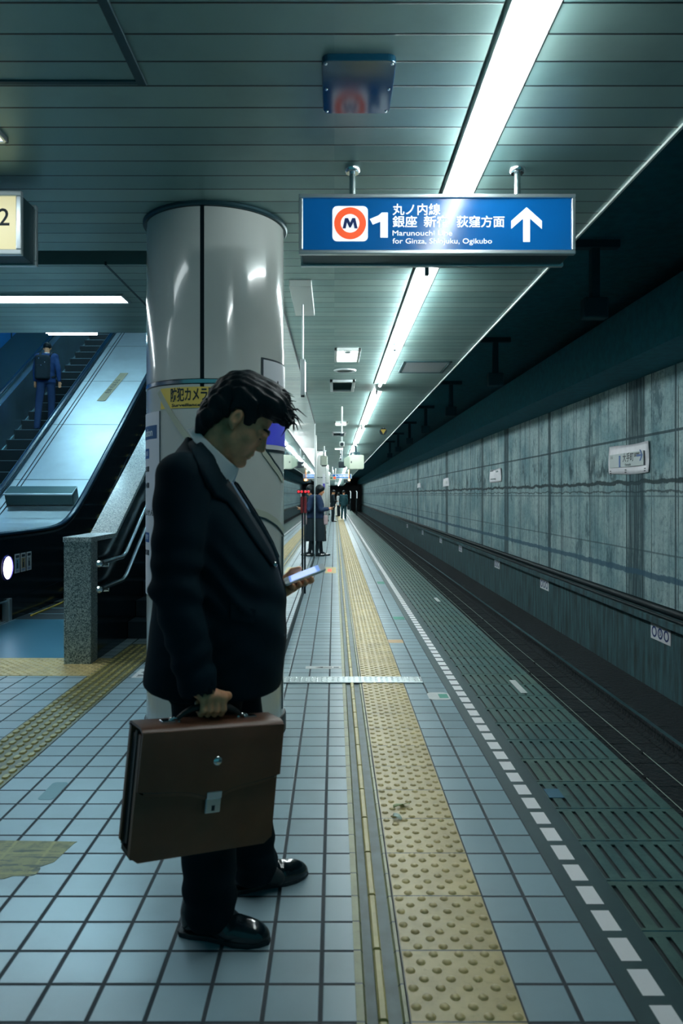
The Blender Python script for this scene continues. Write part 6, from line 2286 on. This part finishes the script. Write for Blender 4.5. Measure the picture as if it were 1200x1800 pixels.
b.build('strap', M['pink_cloth'], bg, smooth=True)

figure('man in a black suit standing sideways far down the platform', (-0.075, 37.4, 0), 0.15, 1.60, dict(top=M['black_cloth'], bottom=M['black_cloth'], open=M['shirt']), h=0.014,
       pose=dict(er=(.02, -.22, 1.12), wr=(.2, -.1, 1.10), nod=0.3))
figure('man in a dark teal jacket seen from behind far down the platform', (0.52, 42.0, 0), 1.45, 1.60, dict(top=M['teal_cloth'], bottom=M['teal_cloth']), h=0.014,
       pose=dict(nod=0.15, al=(-.05, .10, .07)))
figure('person in a white shirt between the two suited men far down the platform', (0.27, 47.0, 0), 2.6, 1.50, dict(top=M['shirt'], bottom=M['black_cloth'], top_name='shirt'), h=0.014, hair_style='bob',
       pose=dict(nod=0.1))
q = (0.80, 42.1, 0.50)
hb = empty('shoulder_bag', q, 'dark bag hanging at the right side of the man in teal', 'bag')
MB().box(q[0] - .07, q[0] + .07, q[1] - .16, q[1] + .14, .52, .80).build('bag_body', M['black_cloth'], hb, bevel=0.03, seg=3)
MB().tube([(q[0], q[1] - .10, .79), (q[0] - .01, q[1] - .05, .90), (q[0] - .01, q[1] + .05, .90), (q[0], q[1] + .10, .79)], .010, 8).build('handle', M['black_cloth'], hb, smooth=True)

# rider on the left escalator: one foot a step below the other
tops = []
y = 8.25
while y < YT - 0.4:
    t = max(0.0, zh(y + 0.25) - 0.93)
    tops.append((y, t))
    y += 0.40 if t < 0.02 else 0.32
ri = max(i for i, (yy, t) in enumerate(tops) if yy < 14.1)
ry, rz = tops[ri]
drop = rz - tops[ri - 1][1]
rider, TR = figure('man with blue jacket and black backpack walking up the escalator, seen from behind', (-5.44, ry + 0.14, rz), math.radians(100), 1.50,
                   dict(top=M['blue_cloth'], bottom=M['blue_trousers'], open=M['shirt']), h=0.011, hem=0.82, lean=0.05,
                   pose=dict(kr=(.05, -.10, .48), al=(-.31, .12, .07 - drop / (1.50 / 1.7)), kl=(-.12, .12, .42), hr=(.01, -.085, .90), er=(-.02, -.24, 1.12), wr=(.06, -.25, .88), nod=0.35))
bkc = TR(np.array([[-.215, .045, 1.12]]))[0]
bk = empty('backpack', tuple(bkc), 'large black backpack on the back of the escalator rider', 'backpack')
fb = Field(axis(-.36, .008, -.06), axis(-.20, .008, .28), axis(.78, .008, 1.48))
fb.add(bx((-.205, .045, 1.12), (.085, .155, .27), .07)).add(bx((-.275, .045, 1.02), (.040, .125, .15), .035), .02)
fb.build('pack', M['black_cloth'], bk, 1, TR)
st2 = MB()
for sg in (-1, 1):
    pts = TR(np.array([[-.13, .10 * sg + .02, 1.36], [-.05, .115 * sg, 1.475], [.06, .12 * sg, 1.44], [.125, .13 * sg, 1.30], [.10, .17 * sg, 1.12], [-.02, .185 * sg, .98], [-.13, .14 * sg, .92]]))
    st2 = MB().tube([tuple(p) for p in pts], 0.022, 8, flat=(1.0, 0.35))
    st2.build('strap', M['black_cloth'], bk, smooth=True)
z_ = MB()
for (a, b_, c) in ((-.302, .10, 1.30), (-.302, -.02, 1.22), (-.325, .05, 1.15)):
    qq = TR(np.array([[a, b_, c]]))[0]
    z_.box(qq[0] - .008, qq[0] + .008, qq[1] - .004, qq[1] + .004, qq[2] - .012, qq[2] + .012)
z_.build('zip_pull', M['chrome'], bk)
